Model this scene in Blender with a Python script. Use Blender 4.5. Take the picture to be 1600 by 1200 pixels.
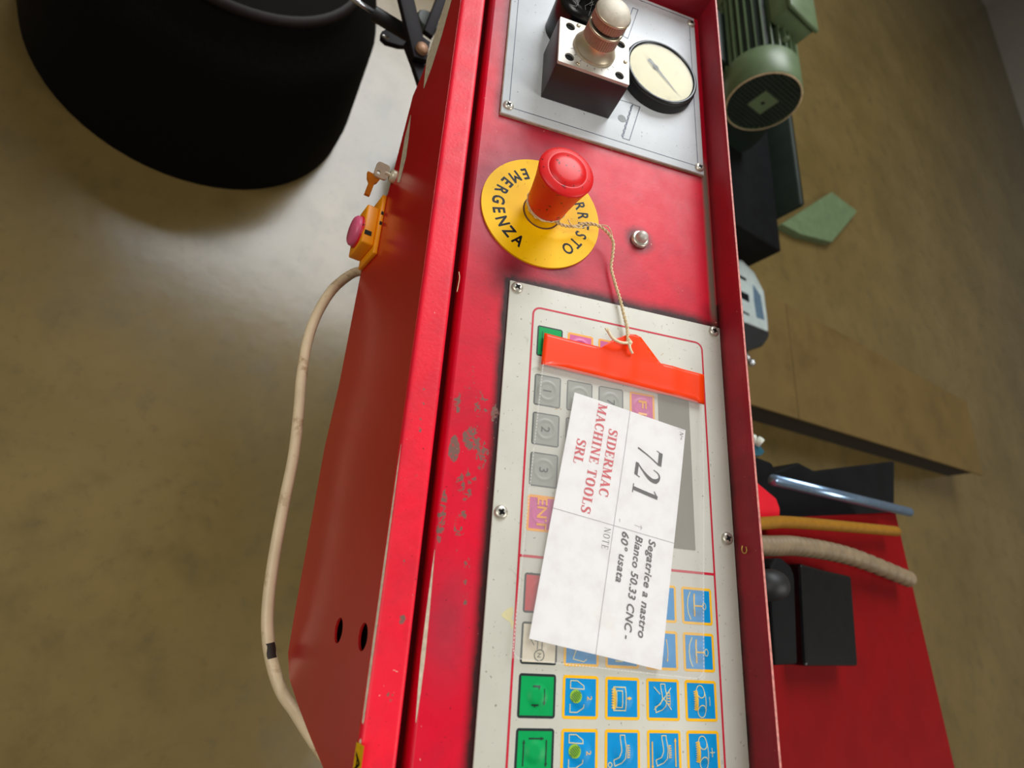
import bpy, bmesh, math, random
from mathutils import Vector, Matrix
random.seed(7)
PI = math.pi
scn = bpy.context.scene
for o in list(bpy.data.objects): bpy.data.objects.remove(o)
COL = scn.collection

# ------------------------------------------------------------------ camera
# "panel frame": millimetres, X along the reading direction of the panel, Y up the
# panel (away from the operator), Z out of the panel.  The panel slopes 16 degrees.
TILT = math.radians(16.0)
M = Matrix.Translation((0, 0, 1.05)) @ Matrix.Rotation(TILT, 4, 'X')
CAM_P = Vector((207.8, -94.5, 332.2))
F = 924.3
RC = Matrix(((-0.0651803, 0.9472424, 0.3138206),      # rows: camera right, down, forward
             (0.9307542, 0.1711023, -0.3231417),
             (-0.3597890, 0.2710274, -0.8928024)))
right, down, fwd = Vector(RC[0]), Vector(RC[1]), Vector(RC[2])
cam_rot = Matrix((right, -down, -fwd)).transposed().to_4x4()
cd = bpy.data.cameras.new('camera')
cam = bpy.data.objects.new('camera', cd); COL.objects.link(cam)
cam.matrix_world = M @ Matrix.Translation(CAM_P / 1000) @ cam_rot
cd.sensor_width = 36.0; cd.lens = F / 1600 * 36.0
cd.clip_start = 0.02
cd.dof.use_dof = True; cd.dof.focus_distance = 0.42; cd.dof.aperture_fstop = 7.5
scn.camera = cam

# ------------------------------------------------------------------ world, lights, exposure
w = bpy.data.worlds.new('hall'); scn.world = w; w.use_nodes = True
bg = w.node_tree.nodes['Background']
bg.inputs[0].default_value = (1.0, 0.97, 0.93, 1); bg.inputs[1].default_value = 0.3
def area(name, loc, target, sx, sy, power, col):
    l = bpy.data.lights.new(name, 'AREA'); l.shape = 'RECTANGLE'; l.size = sx; l.size_y = sy
    l.energy = power; l.color = col
    o = bpy.data.objects.new(name, l); COL.objects.link(o); o.location = loc
    o.rotation_euler = (Vector(target) - Vector(loc)).to_track_quat('-Z', 'Y').to_euler()
    return o
area('hall_window', (-4.9, 0.9, 5.2), (0, 0.2, 0.9), 3.2, 3.8, 470, (0.95, 0.98, 1.0))
area('hall_skylight', (2.2, 4.2, 5.8), (0.3, 0, 0.5), 2.6, 2.6, 190, (1.0, 0.96, 0.90))
area('front_fill', (1.0, -4.2, 5.6), (0.2, 0, 0.6), 2.4, 2.4, 150, (1.0, 0.95, 0.88))  # unseen fill lamp added to brighten the operator's side
vs = scn.view_settings
vs.view_transform = 'Standard'; vs.look = 'None'; vs.gamma = 1.0; vs.use_curve_mapping = False
vs.exposure = -0.17

# ------------------------------------------------------------------ coordinates
def P2W(v): return M @ (Vector(v) / 1000)
Mi = M.inverted()
def ray_w(px, py):
    d = right * ((px - 800) / F) + down * ((py - 600) / F) + fwd
    return M @ (CAM_P / 1000), (M.to_3x3() @ d).normalized()
def atp(px, py, z=0.0):                       # photo point -> panel mm at height z
    d = right * ((px - 800) / F) + down * ((py - 600) / F) + fwd
    return CAM_P + d * ((z - CAM_P.z) / d.z)
def atw(px, py, z):                           # photo point -> world metres at world height z
    o, d = ray_w(px, py); return o + d * ((z - o.z) / d.z)
C16, S16 = math.cos(TILT), math.sin(TILT)

# ------------------------------------------------------------------ materials
def hexrgb(r, g, b):
    f = lambda c: ((c / 255 + 0.055) / 1.055) ** 2.4 if c > 10 else c / 255 / 12.92
    return (f(r), f(g), f(b), 1)
MATS = {}
class NT:
    def __init__(s, name):
        s.m = bpy.data.materials.new(name); s.m.use_nodes = True
        s.t = s.m.node_tree; s.b = s.t.nodes['Principled BSDF']; s.out = s.t.nodes['Material Output']
        MATS[name] = s.m
        s._c = None
    def n(s, typ, **k):
        x = s.t.nodes.new(typ)
        for a, b in k.items(): setattr(x, a, b)
        return x
    def l(s, a, b): s.t.links.new(a, b)
    def co(s):
        if not s._c: s._c = s.n('ShaderNodeTexCoord').outputs['Object']
        return s._c
    def noise(s, scale, detail=4, rough=0.55, vec=None, dist=0.0):
        x = s.n('ShaderNodeTexNoise'); s.l(vec or s.co(), x.inputs['Vector'])
        x.inputs['Scale'].default_value = scale; x.inputs['Detail'].default_value = detail
        x.inputs['Roughness'].default_value = rough; x.inputs['Distortion'].default_value = dist
        return x.outputs['Fac']
    def ramp(s, fac, a, b, ca=(0, 0, 0, 1), cb=(1, 1, 1, 1)):
        x = s.n('ShaderNodeValToRGB'); s.l(fac, x.inputs[0])
        x.color_ramp.elements[0].position = a; x.color_ramp.elements[1].position = b
        x.color_ramp.elements[0].color = ca; x.color_ramp.elements[1].color = cb
        return x.outputs[0]
    def mix(s, fac, a, b):
        x = s.n('ShaderNodeMix', data_type='RGBA')
        for v, i in ((fac, 0), (a, 6), (b, 7)):
            if hasattr(v, 'is_linked'): s.l(v, x.inputs[i])
            else: x.inputs[i].default_value = v
        return x.outputs[2]
    def math(s, op, a, b=0.0):
        x = s.n('ShaderNodeMath', operation=op)
        for v, i in ((a, 0), (b, 1)):
            if hasattr(v, 'is_linked'): s.l(v, x.inputs[i])
            else: x.inputs[i].default_value = v
        return x.outputs[0]
    def attr(s, name):
        x = s.n('ShaderNodeAttribute'); x.attribute_name = name; return x.outputs['Fac']
    def bump(s, h, strength, dist=0.001):
        x = s.n('ShaderNodeBump'); s.l(h, x.inputs['Height']); x.inputs['Strength'].default_value = strength
        x.inputs['Distance'].default_value = dist; s.l(x.outputs[0], s.b.inputs['Normal'])
    def set(s, col=None, rough=None, metal=None, **k):
        for v, nm in ((col, 'Base Color'), (rough, 'Roughness'), (metal, 'Metallic')):
            if v is None: continue
            if hasattr(v, 'is_linked'): s.l(v, s.b.inputs[nm])
            else: s.b.inputs[nm].default_value = v
        for nm, v in k.items(): s.b.inputs[nm.replace('_', ' ')].default_value = v
        return s.m

def plain(name, rgb, rough=0.5, metal=0.0, var=0.12, scale=120, bump=0.0, spec=None, dirt=None):
    t = NT(name); c = hexrgb(*rgb)
    dk = tuple(x * (1 - var) for x in c[:3]) + (1,)
    lt = tuple(min(1, x * (1 + var)) for x in c[:3]) + (1,)
    nz = t.noise(scale)
    col = t.ramp(nz, 0.3, 0.7, dk, lt)
    if dirt:
        m = t.ramp(t.noise(dirt[1], 6, 0.7), dirt[2], dirt[2] + dirt[3])
        col = t.mix(m, col, hexrgb(*dirt[0]))
    t.set(col, rough, metal)
    if bump: t.bump(t.noise(scale * 4, 3), bump, 0.0004)
    if spec is not None: t.set(Specular_IOR_Level=spec)
    return t.m

def red_paint(name, rgb, rough, wear=True, spec=0.5, peel=0.12, coat=0.0, dust=0.25):
    t = NT(name); base = hexrgb(*rgb)
    n1 = t.noise(14, 5, 0.6)
    col = t.mix(t.ramp(n1, 0.35, 0.7), base, tuple(c * 0.86 for c in base[:3]) + (1,))
    rgh = rough
    if wear:
        d = t.attr('dirt'); n2 = t.noise(55, 6, 0.65); n3 = t.noise(260, 5, 0.7)
        film = t.math('MULTIPLY', t.attr('film'), t.math('ADD', t.math('MULTIPLY', n1, 0.9), 0.35))
        col = t.mix(t.math('MINIMUM', film, 0.8), col, hexrgb(132, 70, 84))
        col = t.mix(t.math('MULTIPLY', t.ramp(t.noise(30, 6, 0.7, dist=0.5), 0.48, 0.75), 0.30), col, hexrgb(110, 30, 46))
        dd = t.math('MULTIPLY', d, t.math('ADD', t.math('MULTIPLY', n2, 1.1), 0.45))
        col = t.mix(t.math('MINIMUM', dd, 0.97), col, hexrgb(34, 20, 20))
        g = t.math('MULTIPLY', t.attr('grey'), t.math('ADD', n2, 0.5))
        col = t.mix(t.math('MINIMUM', g, 1.0), col, hexrgb(128, 110, 98))
        # chipped patches where the wear mask is high
        ch = t.ramp(t.math('MULTIPLY', t.attr('chip'), t.noise(230, 6, 0.68, dist=1.0)), 0.50, 0.535)
        col = t.mix(ch, col, hexrgb(122, 88, 80))
        # fine dark specks and swarf dust
        sp = t.ramp(t.noise(620, 2, 0.5), 0.71, 0.74)
        col = t.mix(t.math('MULTIPLY', sp, 0.75), col, hexrgb(50, 16, 18))
        sp2 = t.ramp(t.noise(480, 2, 0.5, dist=1.0), 0.765, 0.78)
        col = t.mix(t.math('MULTIPLY', sp2, 0.8), col, hexrgb(235, 175, 160))
        rgh = t.math('ADD', t.math('MULTIPLY', n2, dust), rough)
    t.set(col, rgh, 0.0, Specular_IOR_Level=spec, Coat_Weight=coat, Coat_Roughness=0.08)
    t.bump(t.noise(420, 3, 0.5), peel, 0.0004)
    return t.m

red_paint('red_panel', (222, 6, 46), 0.30, True, 0.3, 0.14)
red_paint('red_strip', (250, 0, 44), 0.33, True, 0.4, 0.34)
red_paint('red_flange', (178, 12, 34), 0.40, True, 0.3, 0.12)
t = NT('red_front'); n1 = t.noise(9, 4)
t.set(t.mix(t.ramp(n1, 0.3, 0.8), hexrgb(200, 26, 30), hexrgb(180, 34, 28)), 0.24, 0.0, Specular_IOR_Level=0.6)
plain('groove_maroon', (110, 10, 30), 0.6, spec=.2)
plain('worn_primer', (205, 192, 168), 0.6, var=0.2, scale=300)
plain('edge_primer', (205, 130, 120), 0.55, var=0.3, scale=400)
t = NT('plate_white')
c = t.mix(t.ramp(t.noise(18, 5, 0.6), 0.35, 0.75), hexrgb(214, 213, 202), hexrgb(200, 199, 187))
c = t.mix(t.math('MULTIPLY', t.ramp(t.noise(520, 2, 0.5), 0.70, 0.74), 0.7), c, hexrgb(110, 108, 96))
c = t.mix(t.math('MULTIPLY', t.ramp(t.noise(95, 4, 0.65, dist=0.6), 0.66, 0.72), 0.30), c, hexrgb(150, 146, 128))
c = t.mix(t.math('MULTIPLY', t.ramp(t.noise(130, 2, 0.5, dist=1.0), 0.765, 0.78), 0.6), c, hexrgb(176, 130, 70))
t.set(c, 0.42, 0.0, Specular_IOR_Level=0.2)
t = NT('plate_silver')
c = t.mix(t.ramp(t.noise(22, 5, 0.6), 0.35, 0.75), hexrgb(214, 220, 226), hexrgb(196, 202, 206))
c = t.mix(t.math('MULTIPLY', t.ramp(t.noise(430, 2, 0.5), 0.705, 0.74), 0.7), c, hexrgb(96, 96, 92))
t.set(c, 0.38, 0.0, Specular_IOR_Level=0.5)
plain('plate_edge', (176, 166, 142), 0.6, var=0.25, scale=200)
plain('frame_red', (200, 20, 52), 0.45, var=0.05)
plain('print_blue', (40, 52, 84), 0.5)
plain('print_black', (30, 32, 34), 0.5)
plain('print_grey', (120, 124, 124), 0.5)
plain('key_green', (0, 160, 84), 0.42, spec=.2, var=0.06, scale=60)
plain('key_blue', (0, 142, 208), 0.42, spec=.2, var=0.05, scale=60)
plain('key_red', (198, 40, 52), 0.4, var=0.05)
plain('key_cream', (224, 214, 190), 0.42, var=0.04)
plain('key_grey', (152, 154, 146), 0.42, var=0.05)
plain('key_pink', (205, 88, 150), 0.42, var=0.05)
plain('border_dark', (18, 34, 36), 0.45)
plain('border_yellow', (252, 188, 20), 0.42, spec=.2, var=0.05)
plain('border_orange', (246, 168, 60), 0.42, var=0.05)
plain('border_grey', (98, 102, 100), 0.42)
plain('icon_cream', (226, 214, 150), 0.45, var=0.05)
plain('icon_yellow', (238, 186, 50), 0.45, var=0.05)
plain('icon_lime', (150, 196, 40), 0.45, var=0.05)
plain('icon_green', (20, 110, 50), 0.45, var=0.05)
plain('icon_dark', (16, 50, 40), 0.45)
plain('digit_grey', (70, 74, 74), 0.45)
plain('lcd_glass', (128, 124, 112), 0.25, var=0.06, scale=30)
plain('lcd_back', (118, 114, 104), 0.3, var=0.06, scale=30)
plain('screw_steel', (206, 202, 190), 0.36, 0.65, var=0.2, scale=300, dirt=((90, 76, 60), 240, 0.6, 0.12))
plain('cross_dark', (20, 18, 16), 0.8)
plain('aluminium', (214, 200, 176), 0.36, 0.85, var=0.06, scale=200)
plain('aluminium_knurl', (166, 140, 124), 0.5, 0.6, var=0.12, scale=300, dirt=((112, 90, 80), 300, 0.6, 0.15))
plain('aluminium_face', (196, 192, 184), 0.5, 0.35, var=0.12, scale=60, dirt=((120, 112, 98), 180, 0.62, 0.1))
plain('dome_dusty', (214, 206, 190), 0.6, 0.2, var=0.08, scale=300, dirt=((150, 138, 120), 300, 0.64, 0.08))
plain('block_black', (44, 32, 34), 0.42, 0.0, var=0.2, scale=60)
plain('black_rubber', (16, 16, 18), 0.55, var=0.3, scale=60)
plain('black_gloss', (10, 11, 13), 0.25, var=0.3, scale=60)
plain('hole_black', (6, 6, 6), 0.9)
plain('cobweb', (196, 196, 196), 0.9)
plain('gauge_face', (222, 212, 168), 0.5, var=0.06, scale=60, dirt=((176, 158, 118), 120, 0.55, 0.2))
plain('gauge_rim', (60, 62, 64), 0.3, 0.6)
plain('gauge_needle', (96, 102, 96), 0.5)
t = NT('glass_clear'); t.set((0.95, 0.98, 0.96, 1), 0.06, 0.0, Transmission_Weight=1.0, IOR=1.35, Alpha=0.45)
t = NT('estop_red')
c = t.mix(t.math('MULTIPLY', t.ramp(t.noise(330, 2, 0.5, dist=0.5), 0.66, 0.69), 0.85), hexrgb(226, 22, 26), hexrgb(80, 10, 16))
t.set(c, 0.40, 0.0, Specular_IOR_Level=0.4, Subsurface_Weight=0.08)
t = NT('label_yellow')
c = t.mix(t.ramp(t.noise(30, 4), 0.3, 0.8), hexrgb(252, 200, 8), hexrgb(244, 186, 6))
c = t.mix(t.math('MULTIPLY', t.ramp(t.noise(420, 2, 0.5, dist=0.6), 0.69, 0.73), 0.6), c, hexrgb(150, 100, 10))
t.set(c, 0.42, 0.0, Specular_IOR_Level=0.15)
plain('box_yellow', (250, 158, 6), 0.4, var=0.05, scale=60)
plain('button_pink_glare', (226, 96, 136), 0.4, var=0.08)  # red button colour made paler, glare put into it
plain('grime_ring', (96, 48, 12), 0.6)
plain('twine', (222, 200, 158), 0.85, var=0.2, scale=700)
plain('twine_end', (240, 226, 190), 0.85, var=0.1, scale=700)
t = NT('tag_orange'); t.set(hexrgb(255, 62, 6), 0.34, 0.0, Specular_IOR_Level=0.35, Subsurface_Weight=0.05)
t = NT('paper'); nz = t.noise(70, 5, 0.6)
c = t.mix(t.ramp(nz, 0.45, 0.75), hexrgb(250, 249, 251), hexrgb(236, 232, 232))
c = t.mix(t.math('MULTIPLY', t.ramp(t.noise(26, 4, 0.6, dist=0.6), 0.62, 0.75), 0.25), c, hexrgb(232, 218, 196))
t.set(c, 0.55); t.bump(t.noise(30, 3), 0.15, 0.0008)
plain('ink_red', (214, 30, 60), 0.6, var=0.1)
plain('ink_black', (36, 34, 42), 0.6)
plain('ink_line', (150, 144, 150), 0.6)
t = NT('film'); tr = t.n('ShaderNodeBsdfTransparent'); mx = t.n('ShaderNodeMixShader')
mx.inputs[0].default_value = 0.20; t.l(tr.outputs[0], mx.inputs[1]); t.l(t.b.outputs[0], mx.inputs[2])
t.l(mx.outputs[0], t.out.inputs[0])
t.set(hexrgb(226, 224, 220), 0.22, 0.0, Specular_IOR_Level=0.5); t.bump(t.noise(24, 3, dist=1.0), 0.25, 0.002)
t = NT('film_seam'); tr = t.n('ShaderNodeBsdfTransparent'); mx = t.n('ShaderNodeMixShader')
mx.inputs[0].default_value = 0.6; t.l(tr.outputs[0], mx.inputs[1]); t.l(t.b.outputs[0], mx.inputs[2])
t.l(mx.outputs[0], t.out.inputs[0]); t.set(hexrgb(236, 234, 230), 0.3)
plain('cable_cream', (226, 206, 170), 0.42, var=0.10, scale=40, dirt=((168, 134, 90), 60, 0.55, 0.15))
plain('cable_tape', (44, 34, 26), 0.6)
plain('key_nickel', (214, 206, 184), 0.45, 0.5)
plain('key_tag_orange', (206, 120, 20), 0.4)
t = NT('floor_concrete')
n1 = t.noise(1.6, 6, 0.6); n2 = t.noise(9, 6, 0.65)
c = t.mix(t.ramp(n1, 0.35, 0.65), hexrgb(96, 80, 44), hexrgb(112, 94, 56))
c = t.mix(t.math('MULTIPLY', t.ramp(n2, 0.50, 0.72), 0.6), c, hexrgb(80, 70, 42))
c = t.mix(t.math('MULTIPLY', t.ramp(t.noise(38, 5, 0.7), 0.55, 0.7), 0.4), c, hexrgb(78, 66, 44))
t.set(c, t.math('ADD', t.math('MULTIPLY', n2, 0.16), 0.13), 0.0, Specular_IOR_Level=0.5)
t.bump(t.noise(12, 5), 0.12, 0.004)
plain('plate_olive', (98, 78, 38), 0.5, var=0.08, scale=5, dirt=((76, 58, 26), 4, 0.5, 0.3))
plain('joint_shade_dark', (40, 32, 20), 0.8)
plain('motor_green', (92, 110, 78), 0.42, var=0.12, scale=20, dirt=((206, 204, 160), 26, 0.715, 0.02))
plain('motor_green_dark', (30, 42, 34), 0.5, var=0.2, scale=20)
plain('motor_worn', (206, 180, 144), 0.6, var=0.3, scale=60)
plain('grille_dark', (60, 66, 60), 0.6)
plain('lamp_silver', (190, 202, 200), 0.35, 0.35, var=0.1, scale=40)
plain('lamp_blue', (96, 120, 140), 0.2, 0.3)
plain('machine_red_shaded', (118, 2, 6), 0.6, var=0.08, scale=20, spec=0.08)  # saw red darkened, the body's shadow is put into the colour
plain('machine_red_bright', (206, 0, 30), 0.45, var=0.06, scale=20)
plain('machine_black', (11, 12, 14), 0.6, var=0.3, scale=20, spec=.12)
plain('hose_yellow', (140, 96, 18), 0.6, spec=.2)
plain('hose_beige', (124, 106, 80), 0.6, var=0.15, scale=60)
plain('rod_blue_steel', (150, 180, 214), 0.25, 0.8)
plain('rod_steel', (200, 204, 210), 0.25, 0.9)
plain('teal_plastic', (30, 80, 96), 0.4)
plain('white_plastic', (214, 220, 206), 0.4)
plain('brass', (214, 180, 90), 0.35, 0.8)
plain('bolt_rust', (158, 120, 92), 0.5, 0.4)
plain('hinge_black', (20, 14, 18), 0.6, var=0.2, spec=.12)
plain('drum_black', (13, 10, 9), 0.8, var=0.2, spec=.06)
plain('drum_rim', (28, 20, 20), 0.6, var=0.2, spec=.2)

# ------------------------------------------------------------------ mesh helpers (mm)
class MB:
    def __init__(s): s.v = []; s.f = []; s.mi = []; s.sm = []
    def add(s, vs, fs, mi=0, smooth=False):
        b = len(s.v); s.v += [Vector(v) for v in vs]
        for f in fs: s.f.append([b + i for i in f]); s.mi.append(mi); s.sm.append(smooth)
        return s
    def box(s, a, b, mi=0, bev=0.0, seg=2):
        a = Vector(a); b = Vector(b)
        bm = bmesh.new(); bmesh.ops.create_cube(bm, size=1.0)
        for v in bm.verts: v.co = Vector(((a[i] + b[i]) / 2 + v.co[i] * abs(b[i] - a[i])) for i in range(3))
        if bev: bmesh.ops.bevel(bm, geom=bm.edges[:], offset=bev, segments=seg, profile=0.5, affect='EDGES')
        s.bm(bm, mi, bool(bev)); return s
    def bm(s, bm, mi=0, smooth=False):
        bm.verts.index_update()
        s.add([v.co.copy() for v in bm.verts], [[v.index for v in f.verts] for f in bm.faces], mi, smooth)
        bm.free(); return s
    def lathe(s, prof, c=(0, 0, 0), axis=(0, 0, 1), n=48, mi=0, smooth=True, cap=True, ref=None):
        c = Vector(c); ax = Vector(axis).normalized()
        u = ax.orthogonal().normalized() if ref is None else Vector(ref).normalized(); v = ax.cross(u)
        vs = []; fs = []
        for (r, h) in prof:
            for k in range(n):
                a = 2 * PI * k / n; vs.append(c + ax * h + (u * math.cos(a) + v * math.sin(a)) * r)
        for i in range(len(prof) - 1):
            for k in range(n):
                k2 = (k + 1) % n; fs.append([i * n + k, i * n + k2, (i + 1) * n + k2, (i + 1) * n + k])
        s.add(vs, fs, mi, smooth)
        if cap:
            if prof[0][0] > 1e-4: s.add(vs[:n], [list(range(n))[::-1]], mi, False)
            if prof[-1][0] > 1e-4: s.add(vs[-n:], [list(range(n))], mi, False)
        return s
    def tube(s, pts, r, n=10, mi=0, cap=True, rads=None):
        pts = [Vector(p) for p in pts]; vs = []; fs = []; up = None
        for i, p in enumerate(pts):
            d = (pts[min(i + 1, len(pts) - 1)] - pts[max(i - 1, 0)]).normalized()
            if up is None: up = d.orthogonal().normalized()
            up = (up - d * up.dot(d)).normalized(); w_ = d.cross(up)
            rr = rads[i] if rads else r
            for k in range(n):
                a = 2 * PI * k / n; vs.append(p + (up * math.cos(a) + w_ * math.sin(a)) * rr)
        for i in range(len(pts) - 1):
            for k in range(n):
                k2 = (k + 1) % n; fs.append([i * n + k, i * n + k2, (i + 1) * n + k2, (i + 1) * n + k])
        if cap: fs.append(list(range(n))[::-1]); fs.append([(len(pts) - 1) * n + k for k in range(n)])
        s.add(vs, fs, mi, True); return s
    def prism(s, poly, z0, z1, mi=0, bev=0.0):          # convex/concave polygon in xy
        bm = bmesh.new(); vs = [bm.verts.new((p[0], p[1], z0)) for p in poly]
        f = bm.faces.new(vs)
        if f.normal.z > 0: pass
        r = bmesh.ops.extrude_face_region(bm, geom=[f])
        for e in r['geom']:
            if isinstance(e, bmesh.types.BMVert): e.co.z = z1
        bmesh.ops.recalc_face_normals(bm, faces=bm.faces[:])
        if bev: bmesh.ops.bevel(bm, geom=bm.edges[:], offset=bev, segments=2, profile=0.5, affect='EDGES')
        bmesh.ops.triangulate(bm, faces=[f for f in bm.faces if len(f.verts) > 4])
        s.bm(bm, mi, False); return s
    def brush(s, pts, wid, z, mi=0, sm=3):               # flat stroke of varying width in xy
        pts = [Vector((p[0], p[1], 0)) for p in pts]
        if not isinstance(wid, (list, tuple)): wid = [wid] * len(pts)
        if sm > 1 and len(pts) > 2:
            q = []; ww = []
            for i in range(len(pts) - 1):
                a = pts[max(i - 1, 0)]; b = pts[i]; c = pts[i + 1]; d = pts[min(i + 2, len(pts) - 1)]
                for k in range(sm):
                    t_ = k / sm
                    q.append(0.5 * ((2 * b) + (c - a) * t_ + (2 * a - 5 * b + 4 * c - d) * t_ ** 2 + (3 * b - a - 3 * c + d) * t_ ** 3))
                    ww.append(wid[i] * (1 - t_) + wid[i + 1] * t_)
            q.append(pts[-1]); ww.append(wid[-1]); pts, wid = q, ww
        vs = []
        for i, p in enumerate(pts):
            d0 = (p - pts[i - 1]).normalized() if i else None
            d1 = (pts[i + 1] - p).normalized() if i < len(pts) - 1 else None
            d = ((d0 or d1) + (d1 or d0)); d = d.normalized() if d.length > 1e-6 else (d1 or d0)
            nrm = Vector((-d.y, d.x, 0)); sc = 1.0
            if d0 and d1: sc = 1 / max(0.45, nrm.dot(Vector((-d1.y, d1.x, 0))))
            vs += [p + nrm * wid[i] / 2 * sc + Vector((0, 0, z)), p - nrm * wid[i] / 2 * sc + Vector((0, 0, z))]
        s.add(vs, [[2 * i + 1, 2 * i + 3, 2 * i + 2, 2 * i] for i in range(len(pts) - 1)], mi); return s
    def poly(s, pts, z, mi=0): s.add([(p[0], p[1], z) for p in pts], [list(range(len(pts)))], mi); return s
    def xf(s, fn): s.v = [Vector(fn(v)) for v in s.v]; return s
    def join(s, o, fn=None, mi=None):
        b = len(s.v); s.v += [Vector(fn(v)) if fn else v.copy() for v in o.v]
        for f, m_, q in zip(o.f, o.mi, o.sm): s.f.append([b + i for i in f]); s.mi.append(m_ if mi is None else mi); s.sm.append(q)
        return s

ABS = {}
def mesh(name, mb, mats):
    me = bpy.data.meshes.new(name)
    me.from_pydata([v / 1000 for v in mb.v], [], mb.f)
    for m_ in ([mats] if isinstance(mats, str) else mats): me.materials.append(MATS[m_])
    me.polygons.foreach_set('material_index', mb.mi); me.polygons.foreach_set('use_smooth', mb.sm)
    me.update(); return me
def tag(o, label=None, cat=None, group=None, kind=None):
    for k, v in (('label', label), ('category', cat), ('group', group), ('kind', kind)):
        if v: o[k] = v
    return o
def thing(name, label, cat, base, frame='panel', group=None):
    o = bpy.data.objects.new(name, None); COL.objects.link(o); o.empty_display_size = 0.01
    b = Vector(base); o.matrix_world = (M if frame == 'panel' else Matrix.Identity(4)) @ Matrix.Translation(b / 1000)
    ABS[o.name] = (b, frame); tag(o, label, cat, group); return o
def part(name, mb, mats, parent, loc=None, label=None, me=None, rot=None, kind=None):
    """mesh coordinates are absolute mm of the parent's frame unless loc is given (then relative to loc)"""
    pb, fr = ABS[parent.name]
    if me is None:
        if loc is None: mb.v = [v - pb for v in mb.v]
        me = mesh(name, mb, mats)
    o = bpy.data.objects.new(name, me); COL.objects.link(o); o.parent = parent
    ab = pb if loc is None else Vector(loc)
    o.location = (ab - pb) / 1000
    if rot is not None: o.rotation_euler = (0, 0, rot)
    ABS[o.name] = (ab, fr)
    if label: o['label'] = label
    if kind: o['kind'] = kind
    return o
def single(name, mb, mats, label, cat, base, frame='panel', group=None):
    b = Vector(base); mb.v = [v - b for v in mb.v]
    o = bpy.data.objects.new(name, mesh(name, mb, mats)); COL.objects.link(o)
    o.matrix_world = (M if frame == 'panel' else Matrix.Identity(4)) @ Matrix.Translation(b / 1000)
    ABS[o.name] = (b, frame); tag(o, label, cat, group); return o

TXT = {}
def text(s, size=1.0, off=0.0, shear=0.0, space=1.0):
    """builtin font text as flat MB, in mm, baseline at 0, left at 0"""
    cu = bpy.data.curves.new('t', 'FONT'); cu.body = s; cu.size = 1.0; cu.offset = off; cu.shear = shear
    cu.space_character = space; cu.resolution_u = 3; cu.fill_mode = 'FRONT'
    o = bpy.data.objects.new('t', cu); COL.objects.link(o)
    bpy.context.view_layer.update()
    me = bpy.data.meshes.new_from_object(o.evaluated_get(bpy.context.evaluated_depsgraph_get()))
    mb = MB(); xs = [v.co.x for v in me.vertices]; x0 = min(xs)
    mb.add([((v.co.x - x0) * size, v.co.y * size, 0) for v in me.vertices], [list(p.vertices) for p in me.polygons])
    mb.w = (max(xs) - x0) * size; mb.top = max(v.co.y for v in me.vertices) * size
    bpy.data.objects.remove(o); bpy.data.meshes.remove(me); bpy.data.curves.remove(cu)
    return mb
def fit_text(s, x0, x1, y, h, z, off=0.0, shear=0.0, space=1.0):
    mb = text(s, 1.0, 0.0, shear, space); kx = (x1 - x0) / mb.w; ky = h / 0.73
    mb.xf(lambda v: (x0 + v.x * kx, y + v.y * ky, z))
    if off: embolden(mb, off * ky * 1.3)
    return mb
def embolden(mb, d):
    src = MB().join(mb); mb.v = []; mb.f = []; mb.mi = []; mb.sm = []
    for i, (dx, dy) in enumerate(((d, 0), (-d, 0), (0, d), (0, -d), (d * .7, d * .7), (-d * .7, -d * .7), (d * .7, -d * .7), (-d * .7, d * .7))):
        mb.join(src, lambda v: (v.x + dx, v.y + dy, v.z + i * .004))
    return mb

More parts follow.
